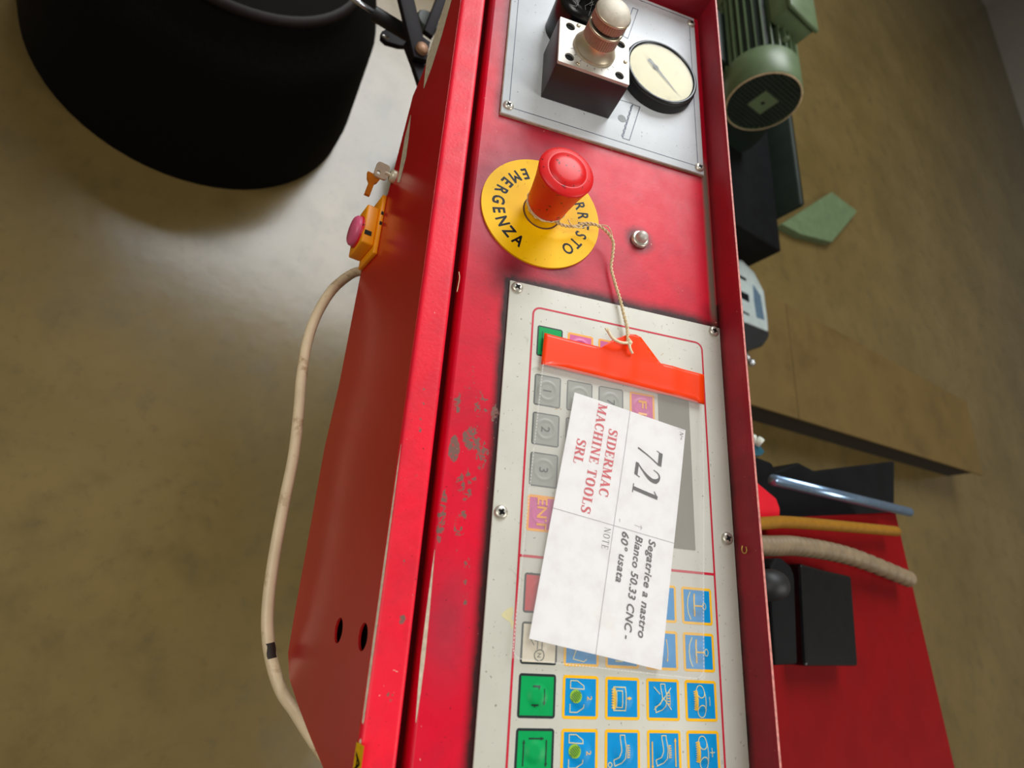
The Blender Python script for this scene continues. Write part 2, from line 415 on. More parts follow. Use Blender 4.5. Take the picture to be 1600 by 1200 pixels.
# serif capitals drawn stroke by stroke
def serif(chars, h, wt, th, z, track=0.12, shear=0.0, xs=1.0):
    mb = MB(); x = 0.0
    def G(c):
        g = MB(); W = wt; T = th
        st = lambda xx, a=0, b=1, ww=W: g.brush([(xx, a), (xx, b)], ww, 0, sm=1)
        se = lambda xx, yy, ww=None: g.brush([(xx - (ww or W * 1.9) / 2, yy), (xx + (ww or W * 1.9) / 2, yy)], T, 0, sm=1)
        hb = lambda a, b, yy: g.brush([(a, yy), (b, yy)], T, 0, sm=1)
        lo, hi = T / 2, 1 - T / 2
        if c == 'I': st(.2); se(.2, lo); se(.2, hi); return g, .4
        if c == 'S':
            g.brush([(.56, .74), (.48, .93), (.3, .98), (.13, .87), (.14, .66), (.32, .53), (.5, .4), (.52, .18), (.33, .02), (.15, .06), (.06, .27)],
                    [T, T * 1.2, T * 1.3, W * .8, W, W * 1.1, W, W * .8, T * 1.3, T * 1.2, T], 0); st(.57, .7, 1, T); st(.05, 0, .3, T); return g, .62
        if c == 'D':
            st(.2); se(.16, lo, W * 1.6); se(.16, hi, W * 1.6)
            g.brush([(.2, hi), (.42, hi), (.64, .82), (.7, .5), (.64, .18), (.42, lo), (.2, lo)], [T, T, W, W * 1.1, W, T, T], 0); return g, .8
        if c == 'E':
            st(.2); hb(.04, .62, lo); hb(.04, .6, hi); hb(.2, .46, .5); st(.46, .36, .64, T); st(.6, .74, 1, T); g.brush([(.6, 0), (.66, .28)], T, 0, sm=1); return g, .7
        if c == 'R':
            st(.2); se(.18, lo); se(.14, hi, W * 1.4)
            g.brush([(.2, hi), (.45, hi), (.6, .88), (.62, .74), (.56, .58), (.42, .51), (.2, .51)], [T, T, W, W, W * .8, T, T], 0)
            g.brush([(.4, .52), (.72, 0)], W, 0, sm=1); se(.76, lo, W); return g, .8
        if c == 'M':
            st(.14, 0, 1, T * 1.2); st(.86); g.brush([(.16, 1), (.5, .04)], W, 0, sm=1); g.brush([(.48, .04), (.82, 1)], T * 1.2, 0, sm=1)
            se(.14, lo, W * 1.4); se(.86, lo); se(.9, hi, W * 1.5); se(.1, hi, W * 1.2); return g, 1.0
        if c == 'A':
            g.brush([(.14, 0), (.4, 1)], T * 1.2, 0, sm=1); g.brush([(.37, 1), (.68, 0)], W, 0, sm=1); hb(.2, .58, .33); se(.14, lo, W * 1.2); se(.7, lo, W * 1.7); return g, .78
        if c == 'C':
            g.brush([(.66, .7), (.58, .92), (.42, .98), (.2, .84), (.13, .5), (.2, .16), (.42, .02), (.6, .08), (.7, .26)],
                    [T, T * 1.2, T * 1.3, W * .9, W * 1.1, W * .9, T * 1.3, T * 1.2, T], 0); st(.67, .68, 1, T); return g, .74
        if c == 'H':
            st(.2); st(.68); hb(.2, .68, .5)
            for q in (.2, .68): se(q, lo); se(q, hi)
            return g, .88
        if c == 'N':
            st(.16, 0, 1, T * 1.2); st(.68, 0, 1, T * 1.2); g.brush([(.16, .98), (.68, .04)], W, 0, sm=1); se(.16, lo, W * 1.2); se(.68, hi, W * 1.2); se(.12, hi, W); return g, .84
        if c == 'T':
            st(.36); se(.36, lo); hb(.05, .67, hi); st(.06, .74, 1, T); st(.66, .74, 1, T); return g, .72
        if c == 'O':
            g.brush([(.4, .98), (.2, .86), (.13, .5), (.2, .14), (.4, .02), (.6, .14), (.67, .5), (.6, .86), (.4, .98)], [T, W * .9, W * 1.1, W * .9, T, W * .9, W * 1.1, W * .9, T], 0); return g, .8
        if c == 'L':
            st(.2); se(.2, hi); hb(.04, .62, lo); g.brush([(.6, 0), (.66, .3)], T, 0, sm=1); return g, .7
        if c == '7':
            g.brush([(.06, .93), (.66, .93)], W * .95, 0, sm=1); g.brush([(.04, .76), (.1, .97)], T, 0, sm=1); g.brush([(.64, .9), (.44, .5), (.26, 0)], [T * 1.6, T * 1.7, T * 2.2], 0); return g, .74
        if c == '2':
            g.brush([(.08, .72), (.16, .92), (.34, .98), (.54, .84), (.52, .6), (.3, .3), (.06, .06)], [T, T * 1.5, T * 2, W * 1.2, W, T * 2, T * 1.5], 0)
            g.brush([(.05, W * .35), (.58, W * .35)], W * .8, 0, sm=1); g.brush([(.57, .0), (.64, .22)], T * 1.3, 0, sm=1); return g, .74
        if c == '1':
            st(.34); se(.34, lo, W * 2.4); g.brush([(.34, .98), (.12, .84)], [T * 2, T], 0, sm=1); return g, .6
        return g, .34
    for c in chars:
        g, adv = G(c); xx = x
        mb.join(g, lambda v: ((v.x + xx + v.y * shear) * h * xs, v.y * h, z)); x += adv + track
    mb.w = (x - track) * h * xs
    return mb
def fit_serif(s, x0, x1, y, h, z, wt=.2, th=.055, track=.1, shear=0.0):
    mb = serif(s, h, wt, th, z, track, shear); k = (x1 - x0) / mb.w
    return mb.xf(lambda v: (x0 + v.x * k, y + v.y, v.z))

def outline(loops, z0, z1, bevel=0.0):
    """solid plate with holes from closed loops of xy points"""
    cu = bpy.data.curves.new('c', 'CURVE'); cu.dimensions = '2D'; cu.fill_mode = 'BOTH'
    cu.extrude = abs(z1 - z0) / 2; cu.bevel_depth = bevel; cu.bevel_resolution = 1
    if bevel: cu.extrude -= bevel; cu.offset = -bevel
    for lp in loops:
        sp = cu.splines.new('POLY'); sp.points.add(len(lp) - 1); sp.use_cyclic_u = True
        for p, q in zip(sp.points, lp): p.co = (q[0], q[1], 0, 1)
    o = bpy.data.objects.new('c', cu); COL.objects.link(o); bpy.context.view_layer.update()
    me = bpy.data.meshes.new_from_object(o.evaluated_get(bpy.context.evaluated_depsgraph_get()))
    mb = MB().add([(v.co.x, v.co.y, v.co.z + (z0 + z1) / 2) for v in me.vertices], [list(p.vertices) for p in me.polygons])
    bpy.data.objects.remove(o); bpy.data.meshes.remove(me); bpy.data.curves.remove(cu)
    return mb
def rrect(x0, y0, x1, y1, r, n=5):
    out = []
    for cx, cy, a0 in ((x1 - r, y1 - r, 0), (x0 + r, y1 - r, 90), (x0 + r, y0 + r, 180), (x1 - r, y0 + r, 270)):
        for k in range(n + 1):
            a = math.radians(a0 + 90 * k / n); out.append((cx + r * math.cos(a), cy + r * math.sin(a)))
    return out
def circle(cx, cy, r, n=24): return [(cx + r * math.cos(2 * PI * k / n), cy + r * math.sin(2 * PI * k / n)) for k in range(n)]
def ss(a, b, x): t_ = max(0, min(1, (x - a) / (b - a))); return t_ * t_ * (3 - 2 * t_)
def rdist(x, y, x0, y0, x1, y1):
    dx = max(x0 - x, 0, x - x1); dy = max(y0 - y, 0, y - y1); return math.hypot(dx, dy)
def attrs(me, **fns):
    for k, fn in fns.items():
        a = me.attributes.new(k, 'FLOAT', 'POINT')
        a.data.foreach_set('value', [fn(v.co.x * 1000, v.co.y * 1000) for v in me.vertices])

# ================================================================== THE SETTING
fl = MB().add([(-8000, -6000, 0), (6000, -6000, 0), (6000, 8000, 0), (-8000, 8000, 0)], [[0, 1, 2, 3]])
o = bpy.data.objects.new('floor', mesh('floor', fl, 'floor_concrete')); COL.objects.link(o)
tag(o, 'stained olive grey polished concrete workshop floor', kind='structure')

plain('hall_wall', (150, 146, 136), 0.9, var=.05, scale=2)
plain('hall_ceiling', (170, 168, 160), 0.9, var=.05, scale=2)
def quad_struct(name, pts, mat, label):
    mb = MB().add(pts, [[0, 1, 2, 3]]); o = bpy.data.objects.new(name, mesh(name, mb, mat)); COL.objects.link(o); tag(o, label, kind='structure')
X0, X1, Y0, Y1, ZH = -8000, 6000, -6000, 8000, 7000
quad_struct('wall_left', [(X0, Y0, 0), (X0, Y1, 0), (X0, Y1, ZH), (X0, Y0, ZH)], 'hall_wall', 'pale grey workshop wall')
quad_struct('wall_right', [(X1, Y1, 0), (X1, Y0, 0), (X1, Y0, ZH), (X1, Y1, ZH)], 'hall_wall', 'pale grey workshop wall')
quad_struct('wall_back', [(X0, Y1, 0), (X1, Y1, 0), (X1, Y1, ZH), (X0, Y1, ZH)], 'hall_wall', 'pale grey workshop wall')
quad_struct('wall_front', [(X1, Y0, 0), (X0, Y0, 0), (X0, Y0, ZH), (X1, Y0, ZH)], 'hall_wall', 'pale grey workshop wall')
quad_struct('ceiling', [(X0, Y0, ZH), (X0, Y1, ZH), (X1, Y1, ZH), (X1, Y0, ZH)], 'hall_ceiling', 'pale grey workshop ceiling')

# ================================================================== CONSOLE
XL, XR = -326.0, 322.0
con = thing('control_console', 'long red sheet steel control console with sloped top panel and raised rear flange', 'machine console', (0, 0, -1.5))
# top sheet with wear masks
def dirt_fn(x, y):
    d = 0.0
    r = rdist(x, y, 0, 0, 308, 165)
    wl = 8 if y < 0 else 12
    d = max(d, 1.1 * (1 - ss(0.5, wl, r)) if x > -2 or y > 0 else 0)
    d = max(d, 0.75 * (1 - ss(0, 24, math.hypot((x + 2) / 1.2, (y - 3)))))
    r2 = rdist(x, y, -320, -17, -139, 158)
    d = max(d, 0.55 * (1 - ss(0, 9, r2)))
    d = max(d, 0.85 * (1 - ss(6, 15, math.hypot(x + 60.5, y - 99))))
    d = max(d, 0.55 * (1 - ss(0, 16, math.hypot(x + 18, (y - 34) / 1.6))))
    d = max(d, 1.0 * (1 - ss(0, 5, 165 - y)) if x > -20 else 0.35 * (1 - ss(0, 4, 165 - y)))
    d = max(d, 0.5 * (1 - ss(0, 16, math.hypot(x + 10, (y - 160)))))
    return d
def film_fn(x, y):
    f = 0.95 * (1 - ss(20, 70, math.hypot((x + 70) / 1.3, (y - 5)))) + 0.45 * (1 - ss(10, 60, math.hypot(x + 30, y - 60)))
    f += 0.5 * (1 - ss(0, 60, abs(x + 240)))*(1 - ss(-20, 0, y))
    f += 0.4 * (1 - ss(0, 22, math.hypot((x - 215) / 2.2, y + 18)))
    return min(0.95, f)
def chip_fn(x, y):
    c = 0.0
    for cx, cy, rx, ry, k in ((92, -27, 12, 4, 1.05), (90, -12, 14, 7, .92), (112, -16, 12, 8, 1.08), (120, -26, 11, 5, 1.2), (122, -9, 14, 5, .98), (118, -4, 8, 4, .9),
                              (140, -17, 16, 10, .92), (160, -29, 24, 4, .98), (165, -18, 20, 6, .88), (186, -12, 10, 4, .9), (200, -12, 12, 4, .92), (95, -3, 10, 5, .95), (75, -20, 14, 8, .86)):
        c = max(c, k * 1.06 * (1 - ss(0.45, 1.35, math.hypot((x - cx) / rx, (y - cy) / ry))))
    return c
def grey_fn(x, y): return 1.1 * (1 - ss(4, 8, 165 - y)) * (1 - ss(1.2, 1.7, abs(x + 80) / 50.0)) * ss(0.5, 2.0, 165 - y)
mb = MB()
xs = [XL + i * 2.5 for i in range(int((XR - XL) / 2.5) + 1)]
ys = [-30 + i * 1.5 for i in range(131)]
nx, ny = len(xs), len(ys)
mb.add([(x, y, -1.5) for x in xs for y in ys], [[i * ny + j, (i + 1) * ny + j, (i + 1) * ny + j + 1, i * ny + j + 1] for i in range(nx - 1) for j in range(ny - 1)], 0, True)
b = len(mb.v)
# folded down edge along the groove (rounded)
fold = [(-30, -1.5), (-31.2, -1.9), (-32.0, -3.0), (-32.3, -5), (-32.3, -22)]
mb.add([(x, yy, zz) for x in xs for yy, zz in fold], [[i * 5 + j + 1, (i + 1) * 5 + j + 1, (i + 1) * 5 + j, i * 5 + j] for i in range(nx - 1) for j in range(4)], 0, True)
b = Vector((0, 0, -1.5))
mb.v = [v - b for v in mb.v]
me = mesh('top_panel', mb, 'red_panel')
attrs(me, dirt=dirt_fn, film=film_fn, chip=chip_fn, grey=grey_fn)
o = bpy.data.objects.new('top_panel', me); COL.objects.link(o); o.parent = con; ABS['top_panel'] = (b, 'panel')
# front strip (door edge), rounded bends both sides
prof = [(-38.3, -22), (-38.3, -3), (-38.6, -1.2), (-39.4, -0.3), (-40.6, 0)] + [(-40.6 - k * 1.6, 0) for k in range(1, 10)] + [(-56.0, -0.15), (-57.0, -0.8), (-57.6, -2.0), (-57.9, -4.0)]
xs2 = [-1 * 0 + XL - 40 + i * 3.0 for i in range(int((XR - XL + 40) / 3.0) + 1)]
mb = MB(); k = len(prof)
mb.add([(x, yy, zz) for x in xs2 for yy, zz in prof], [[i * k + j, (i + 1) * k + j, (i + 1) * k + j + 1, i * k + j + 1] for i in range(len(xs2) - 1) for j in range(k - 1)], 0, True)
mb.f = [f[::-1] for f in mb.f]
mb.v = [v - b for v in mb.v]
me = mesh('edge_strip', mb, 'red_strip')
def schip(x, y):
    c = 0
    for cx, cy, rx, ry, kk in ((88, -48, 3, 2, 1.1), (96, -48, 3, 2, 1.15), (104, -48, 3, 2, 1.1), (112, -47, 6, 3, .98), (140, -46, 5, 3, .98), (187, -47, 6, 2, 1.05), (215, -44, 5, 3, 1.1), (250, -45, 6, 4, .95)):
        c = max(c, kk * (1 - ss(0.4, 1.3, math.hypot((x - cx) / rx, (y - cy) / ry))))
    return c
attrs(me, dirt=lambda x, y: 0.0, film=lambda x, y: 0.12, chip=schip, grey=lambda x, y: 0.0)
o = bpy.data.objects.new('edge_strip', me); COL.objects.link(o); o.parent = con; ABS['edge_strip'] = (b, 'panel')
# worn bare edges
mb = MB(); pts = [(122, .15), (135, .8), (160, 1.1), (200, 1.5), (240, 1.5), (262, 1.2), (263, .1)]
def sliver(pts, y0, z0, dy, dz):
    vs = []; fs = []
    for x, wd in pts: vs += [(x, y0 - dy * wd / 2, z0 - dz * wd / 2), (x, y0 + dy * wd / 2, z0 + dz * wd / 2)]
    for i in range(len(pts) - 1): fs.append([2 * i, 2 * i + 2, 2 * i + 3, 2 * i + 1])
    return MB().add(vs, fs)
part('worn_edge', sliver(pts, -57.05, -0.75, 0.72, 0.75), 'worn_primer', con, label='bare pale worn edge where red paint has rubbed off')
part('worn_edge', sliver([(269, .1), (270, 1.3), (283, 1.4), (292, 1.3), (293, .1)], -57.05, -0.75, 0.72, 0.75), 'worn_primer', con)
part('worn_edge', sliver([(178, .1), (190, .8), (210, 1.7), (232, 2.2), (248, 1.5), (262, .3)], -30.9, -1.65, 1, .35), 'worn_primer', con)
# groove bottom
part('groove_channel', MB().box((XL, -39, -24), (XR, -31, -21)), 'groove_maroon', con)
# rear flange with rolled top, end flange
mb = MB(); prof = [(165, -1.5), (164.9, 0), (165.0, 6), (165.0, 12), (165.0, 18), (165.1, 23.2), (165.5, 24)]
k = len(prof); xs3 = [XL + i * 4 for i in range(int((XR - XL) / 4) + 1)]
mb.add([(x, yy, zz) for x in xs3 for yy, zz in prof], [[i * k + j + 1, (i + 1) * k + j + 1, (i + 1) * k + j, i * k + j] for i in range(len(xs3) - 1) for j in range(k - 1)], 0, True)
mb.f = [f[::-1] for f in mb.f]
mb.add([(XL, 165.5, 24), (XR, 165.5, 24), (XR, 167, 24), (XL, 167, 24)], [[0, 1, 2, 3]], 1)
mb.add([(XL, 167, 24), (XR, 167, 24), (XR, 167, -120), (XL, 167, -120)], [[3, 2, 1, 0]], 0)
mb.v = [v - b for v in mb.v]
me = mesh('rear_flange', mb, ['red_flange', 'edge_primer'])
a_ = me.attributes.new('dirt', 'FLOAT', 'POINT')
a_.data.foreach_set('value', [(0.9 if v.co.x > -.02 else 0.45) * (1 - ss(-1, 6, v.co.z * 1000)) + (0.28 if v.co.x > .1 else 0.12) for v in me.vertices])
attrs(me, film=lambda x, y: 0.2, chip=lambda x, y: 0.0, grey=lambda x, y: 0.0)
o = bpy.data.objects.new('rear_flange', me); COL.objects.link(o); o.parent = con; ABS['rear_flange'] = (b, 'panel')
mb = MB().add([(XL, -38, -1.5), (XL, 165, -1.5), (XL, 165, 24), (XL, -38, 24)], [[0, 1, 2, 3]]).add([(XL, -38, 24), (XL, 167, 24), (XL - 1.6, 167, 24), (XL - 1.6, -38, 24)], [[0, 1, 2, 3]], 1)
mb.add([(XL - 1.6, -38, 24), (XL - 1.6, 167, 24), (XL - 1.6, 167, -120), (XL - 1.6, -38, -120)], [[0, 1, 2, 3]])
mb.v = [v - b for v in mb.v]
me = mesh('end_flange', mb, ['red_flange', 'edge_primer']); attrs(me, dirt=lambda x, y: 0.15, film=lambda x, y: 0.3, chip=lambda x, y: 0, grey=lambda x, y: 0)
o = bpy.data.objects.new('end_flange', me); COL.objects.link(o); o.parent = con; ABS['end_flange'] = (b, 'panel')

# front face: a vertical sheet hanging from the strip's outer bend, s = distance down the face
FY, FZ = -57.9, -2.0
DN = Vector((0, -S16, -C16)); NO = Vector((0, -C16, S16))         # down the face, outward normal
def face(x, s, off=0.0): return Vector((x, FY, FZ)) + DN * s + NO * off
def on_face(px, py, off=0.0):
    d = right * ((px - 800) / F) + down * ((py - 600) / F) + fwd
    p0 = face(0, 0, off); tt = (p0 - CAM_P).dot(NO) / d.dot(NO); q = CAM_P + d * tt
    return q.x, (q - p0).dot(DN)
slots = []
for px, py in ((529, 985), (567, 995)):
    sx, sy = on_face(px, py); slots.append((sx, sy))
def slot_loop(cx, cy, L=14, W=13): return [(cx + L / 2 * math.cos(2 * PI * k / 20), cy + W / 2 * math.sin(2 * PI * k / 20)) for k in range(20)]
pts_px = [(700, 0), (660, 115), (645, 150), (606, 303), 'box', (565, 420), (530, 600), (507, 700), (480, 850), (460, 960), (450, 1020), (452, 1060), (465, 1100), (482, 1145), (505, 1200)]
low = [(-117, 149) if p == 'box' else on_face(*p) for p in pts_px]
low = [(q[0], min(q[1], 151)) for q in low]
loop = [(-366, 0), (-366, 5)] + [(low[0][0] - 60, max(8, low[0][1] - 18))] + low + [(low[-1][0] + 16, 8), (XR, 4), (XR, 0)]
mb = outline([loop] + [slot_loop(*q) for q in slots], -1.5, 0)
mb.xf(lambda v: face(v.x, v.y, v.z))
part('front_panel', mb, 'red_front', con, label='dark glossy red vertical front sheet')
# lower returns behind the front sheet
mb = MB()
for i in range(len(low) - 1):
    a0, a1 = low[i], low[i + 1]
    p = [face(a0[0], a0[1], -1.5), face(a1[0], a1[1], -1.5), face(a1[0], a1[1], -40), face(a0[0], a0[1], -40)]
    mb.add(p, [[0, 1, 2, 3]])
part('bottom_return', mb, 'red_flange', con)
# white worn lines near the upper lower-edge
def face_sliver(pts, off=0.25):
    mb = MB(); vs = []; fs = []
    for (px0, py0), (px1, py1) in pts:
        a0 = on_face(px0, py0); a1 = on_face(px1, py1); vs += [face(*a0, off), face(*a1, off)]
    for i in range(len(pts) - 1): fs.append([2 * i, 2 * i + 2, 2 * i + 3, 2 * i + 1])
    return mb.add(vs, fs)
part('worn_edge', face_sliver([((662, 138), (663, 138)), ((667, 92), (675, 105)), ((683, 45), (690, 58)), ((697, 0), (706, 0))]), 'worn_primer', con)
part('worn_edge', face_sliver([((642, 180), (642.5, 180)), ((633, 215), (639, 215)), ((628, 245), (635, 245)), ((621, 285), (625, 285))]), 'worn_primer', con)
# inside of the box, seen through the slots
mb = MB().box((205, 3, -6), (245, 75, -12)).xf(lambda v: face(v.x, v.y, v.z))
part('housing', mb, 'machine_black', con, label='dark inner housing of the console')
# warning sticker
q = [on_face(*p) for p in ((558, 1159), (569, 1173), (565, 1202), (552, 1202))]
sk = [(263, 10), (263, 3.2), (312, 3.2), (312, 10)]
x0 = on_face(558, 1159)[0]; s0 = on_face(569, 1173)[1]; s1 = on_face(558, 1159)[1]
mb = MB().add([face(x0, s0, .3), face(x0 + 50, s0, .3), face(x0 + 50, s1, .3), face(x0, s1, .3)], [[0, 3, 2, 1]])
stk = part('warning_sticker', mb, 'label_yellow', con, label='yellow sticker with black letters')
tb = fit_text('AZ', 0, (s1 - s0) * 1.5, 0, (s1 - s0) * .6, 0, off=.02)
tb.xf(lambda v: face(x0 + 4 + v.x, s1 - (s1 - s0) * .2 - v.y, .5))
mb = tb; part('lettering', mb, 'print_black', stk)

# ================================================================== SCREWS (shared mesh)
def screw_mb(r=4.2, h=2.0):
    m_ = MB().lathe([(r, 0), (r, .4), (r * .93, h * .6), (r * .7, h * .9), (r * .4, h), (0.01, h)], n=28)
    for a in (PI / 4, 3 * PI / 4):
        c_, s_ = math.cos(a), math.sin(a); L, W_ = r * .5, r * .13
        vs = [(c_ * u - s_ * v_, s_ * u + c_ * v_, h + .06) for u, v_ in ((-L, -W_), (0, -W_ * 1.9), (L, -W_), (L, W_), (0, W_ * 1.9), (-L, W_))]
        m_.add(vs, [list(range(6))], 1)
    return m_
SCREW = mesh('screw', screw_mb(), ['screw_steel', 'cross_dark'])
def screws(parent, pts, z, mesh_=SCREW):
    for i, (x, y) in enumerate(pts): part('screw', None, None, parent, loc=(x, y, z), me=mesh_, rot=random.uniform(-.5, .5))
RING = MB().lathe([(5.3, 0), (5.3, .05)], n=28)

# ================================================================== GAUGE PLATE
gp = thing('gauge_plate', 'silver white instrument plate with thin blue outline carrying the valve and gauge', 'instrument plate', (-230, 70, -1.5))
mb = MB().box((-322, -17.4, -1.5), (-139.4, 159, 1.2), bev=.4)
part('plate', mb, 'plate_silver', gp)
part('plate_edge_trim', MB().box((-322.3, -17.8, -1.5), (-139.0, 159.4, .3)), 'plate_edge', gp, label='beige cut edge of the plate')
lw = .55; z = 1.35
ln = MB().brush([(-330 + 12, -11.6), (-146.5, -11.6), (-146.5, 153.4), (-318, 153.4), (-318, -11.6)], lw, z, sm=1)
part('border_line', ln, 'print_blue', gp)
screws(gp, [(-147.5, -12.2), (-145.5, 154.5), (-313, 155), (-315, -13)], 1.2)
# printed symbols
def pp(L, z=1.4): return [tuple(atp(a, b_, z)[:2]) for a, b_ in L]
sy = MB()
def loopline(L, w_, z=1.4):
    q = pp(L, z); sy.brush(q + [q[0]], w_, z, sm=1)
def flush():
    global sy
    part('printed_symbol', sy, 'print_blue', gp); sy = MB()
loopline([(989, 163), (1000, 167), (983.5, 219), (973, 215.5)], .55)
zz = []
for i in range(15):
    tt = i / 14; zz.append((988 - 15.5 * tt - (1.6 if i % 2 else 0), 164 + 50 * tt))
sy.brush(pp(zz), .6, 1.45, sm=1)
flush(); sy.brush(pp([(953, 151), (989, 162)]), .4, 1.4, sm=1); flush()
loopline([(989, 12), (997, 15), (981, 60), (974, 56)], .55)
flush(); sy.brush(pp([(1036, 68), (1040, 72), (1038, 78)]), .4, 1.4, sm=1); flush()
c_ = atp(972, 185, 1.4)
part('printed_dot', MB().poly(circle(c_.x, c_.y, 3.6), 1.42, 0), 'print_grey', gp, label='grey printed round mark')

# ================================================================== REGULATOR VALVE
rv = thing('pressure_regulator', 'black square block valve with silver face and stepped knurled aluminium knob', 'valve', (-190, 41, 1.2))
mb = MB().box((-212, 12.8, 1.2), (-166, 71.2, 33.6), bev=.8)
part('valve_block', mb, 'block_black', rv)
holes = [atp(891.5, 41.5, 36), atp(890, 89, 36), atp(968, 118, 36), atp(970, 69.5, 36)]
mb = outline([rrect(-211.6, 13.2, -166.4, 70.8, .8)] + [circle(h_.x, h_.y, 3.7) for h_ in holes], 33.6, 36)
part('face_plate', mb, 'aluminium_face', rv, label='dusty silver top face with four holes')
for h_ in holes: part('bolt_hole', MB().lathe([(3.65, 33.7), (3.65, 34.6)], c=(h_.x, h_.y, 0), n=24), 'hole_black', rv)
cx, cy = -189.6, 41.4
part('knob_base', MB().lathe([(16.6, 36), (16.9, 36.6), (16.9, 37.6), (16, 38.8), (14.2, 42), (13.3, 45), (13.2, 46)], c=(cx, cy, 0)), 'aluminium', rv, label='flared aluminium knob base')
def knurl(r, z0, z1, n=90):
    m_ = MB(); vs = []; fs = []
    for k in range(n):
        rr = r if k % 2 else r - .35; a = 2 * PI * k / n
        vs += [(cx + rr * math.cos(a), cy + rr * math.sin(a), z0), (cx + rr * math.cos(a), cy + rr * math.sin(a), z1)]
    for k in range(n): q = (k + 1) % n; fs.append([2 * k, 2 * q, 2 * q + 1, 2 * k + 1])
    m_.add(vs, fs); return m_
mb = knurl(13.3, 46, 55); mb.lathe([(13.3, 55), (13.6, 55.4), (13.6, 56.6), (12.6, 57), (11.4, 57)], c=(cx, cy, 0), mi=1, cap=False)
part('lock_ring', mb, ['aluminium_knurl', 'aluminium'], rv, label='knurled lower ring')
mb = MB().lathe([(11.6, 56.8), (11.6, 59.5)], c=(cx, cy, 0), mi=1)
mb.join(knurl(13.3, 59.5, 66)); mb.lathe([(13.3, 66), (13.7, 66.3), (13.7, 67.4), (13.2, 67.8)], c=(cx, cy, 0), mi=2, cap=False)
mb.add([(cx + 13.2 * math.cos(2 * PI * k / 48), cy + 13.2 * math.sin(2 * PI * k / 48), 59.5) for k in range(48)], [list(range(48))[::-1]], 1)
part('knob_grip', mb, ['aluminium_knurl', 'block_black', 'aluminium'], rv, label='knurled upper grip')
part('knob_cap', MB().lathe([(13.2, 67.7), (12.6, 69.2), (10.8, 71.2), (8, 72.8), (4, 73.8), (0.01, 74)], c=(cx, cy, 0)), 'dome_dusty', rv, label='dusty pale domed cap')
tk = MB()
for a in range(-70, 60, 18):
    a2 = math.radians(a); tk.brush([(cx + 18 * math.cos(a2), cy + 18 * math.sin(a2)), (cx + 20.2 * math.cos(a2), cy + 20.2 * math.sin(a2))], .35, 36.08, sm=1)
part('scale_mark', tk, 'print_black', rv, kind='stuff')
for p in ((904, 40), (903, 100), (977, 97)):
    q = atp(*p, 36); part('rivet', MB().lathe([(1.6, 36), (1.5, 36.6), (.8, 36.9), (.01, 37)], c=(q.x, q.y, 0), n=14), 'aluminium', rv)
# second black fitting behind, with cobweb
bf = thing('black_hose_fitting', 'round black fitting behind the valve block covered in cobweb', 'fitting', (-250, 30, 1.2))
mb = MB().lathe([(21, 1.2), (21, 30), (19.5, 34), (15, 36), (.01, 36.5)], c=(-243, 34, 0), n=40)
part('fitting_body', mb, 'black_gloss', bf)
part('fitting_cap', MB().lathe([(11, 36), (11, 50), (9, 53), (.01, 54)], c=(-247, 40, 0), n=32), 'black_rubber', bf)
web = MB()
for i in range(26):
    a = Vector((-250 + random.uniform(-14, 20), 22 + random.uniform(-8, 22), 36 + random.uniform(0, 5)))
    b2 = a + Vector((random.uniform(-14, 22), random.uniform(-12, 12), random.uniform(-5, 5)))
    mid = (a + b2) / 2 + Vector((random.uniform(-3, 3), random.uniform(-3, 3), -2)); web.tube([a, mid, b2], .10, n=4)
part('cobweb', web, 'cobweb', bf, kind='stuff', label='grey cobweb threads')

# ================================================================== PRESSURE GAUGE
pg = thing('pressure_gauge', 'round black pressure gauge with yellowed dial beside the valve block', 'gauge', (-226, 116, 1.2))
gc = (-225.5, 115.8, 0)
part('gauge_body', MB().lathe([(34.5, 1.2), (35, 2.5), (34.6, 8), (33.4, 10)], c=gc, n=64, cap=True), 'black_rubber', pg)
part('bezel', MB().lathe([(33.6, 9.6), (33.6, 11.4), (32.6, 12.2), (31.2, 12.2), (30.4, 11.4), (30.2, 10.2)], c=gc, n=64, cap=False), 'gauge_rim', pg)
part('dial', MB().lathe([(30.4, 10.05), (30.4, 10.25)], c=gc, n=64), 'gauge_face', pg, label='yellowed dial face')
nd = MB(); a0 = atp(1013, 93, 10.4); a1 = atp(1058, 147, 10.4); ac = atp(1024, 106, 10.4)
nd.brush([a0[:2], ac[:2], a1[:2]], [4.5, 3.0, .5], 10.75, sm=1); nd.lathe([(3.0, 10.3), (2.6, 11.2), (.01, 11.3)], c=(ac.x, ac.y, 0), n=20)
part('needle', nd, 'gauge_needle', pg)
mk = MB()
for k in range(25):
    a = math.radians(-60 + 300 * k / 24); L = 3.2 if k % 4 == 0 else 1.8
    mk.brush([(gc[0] + 27 * math.cos(a), gc[1] + 27 * math.sin(a)), (gc[0] + (27 - L) * math.cos(a), gc[1] + (27 - L) * math.sin(a))], .35, 10.35, sm=1)
part('scale_mark', mk, 'gauge_needle', pg, kind='stuff')
part('glass', MB().lathe([(30.3, 11.3), (22, 11.9), (12, 12.2), (.01, 12.3)], c=gc, n=48, cap=False), 'glass_clear', pg)

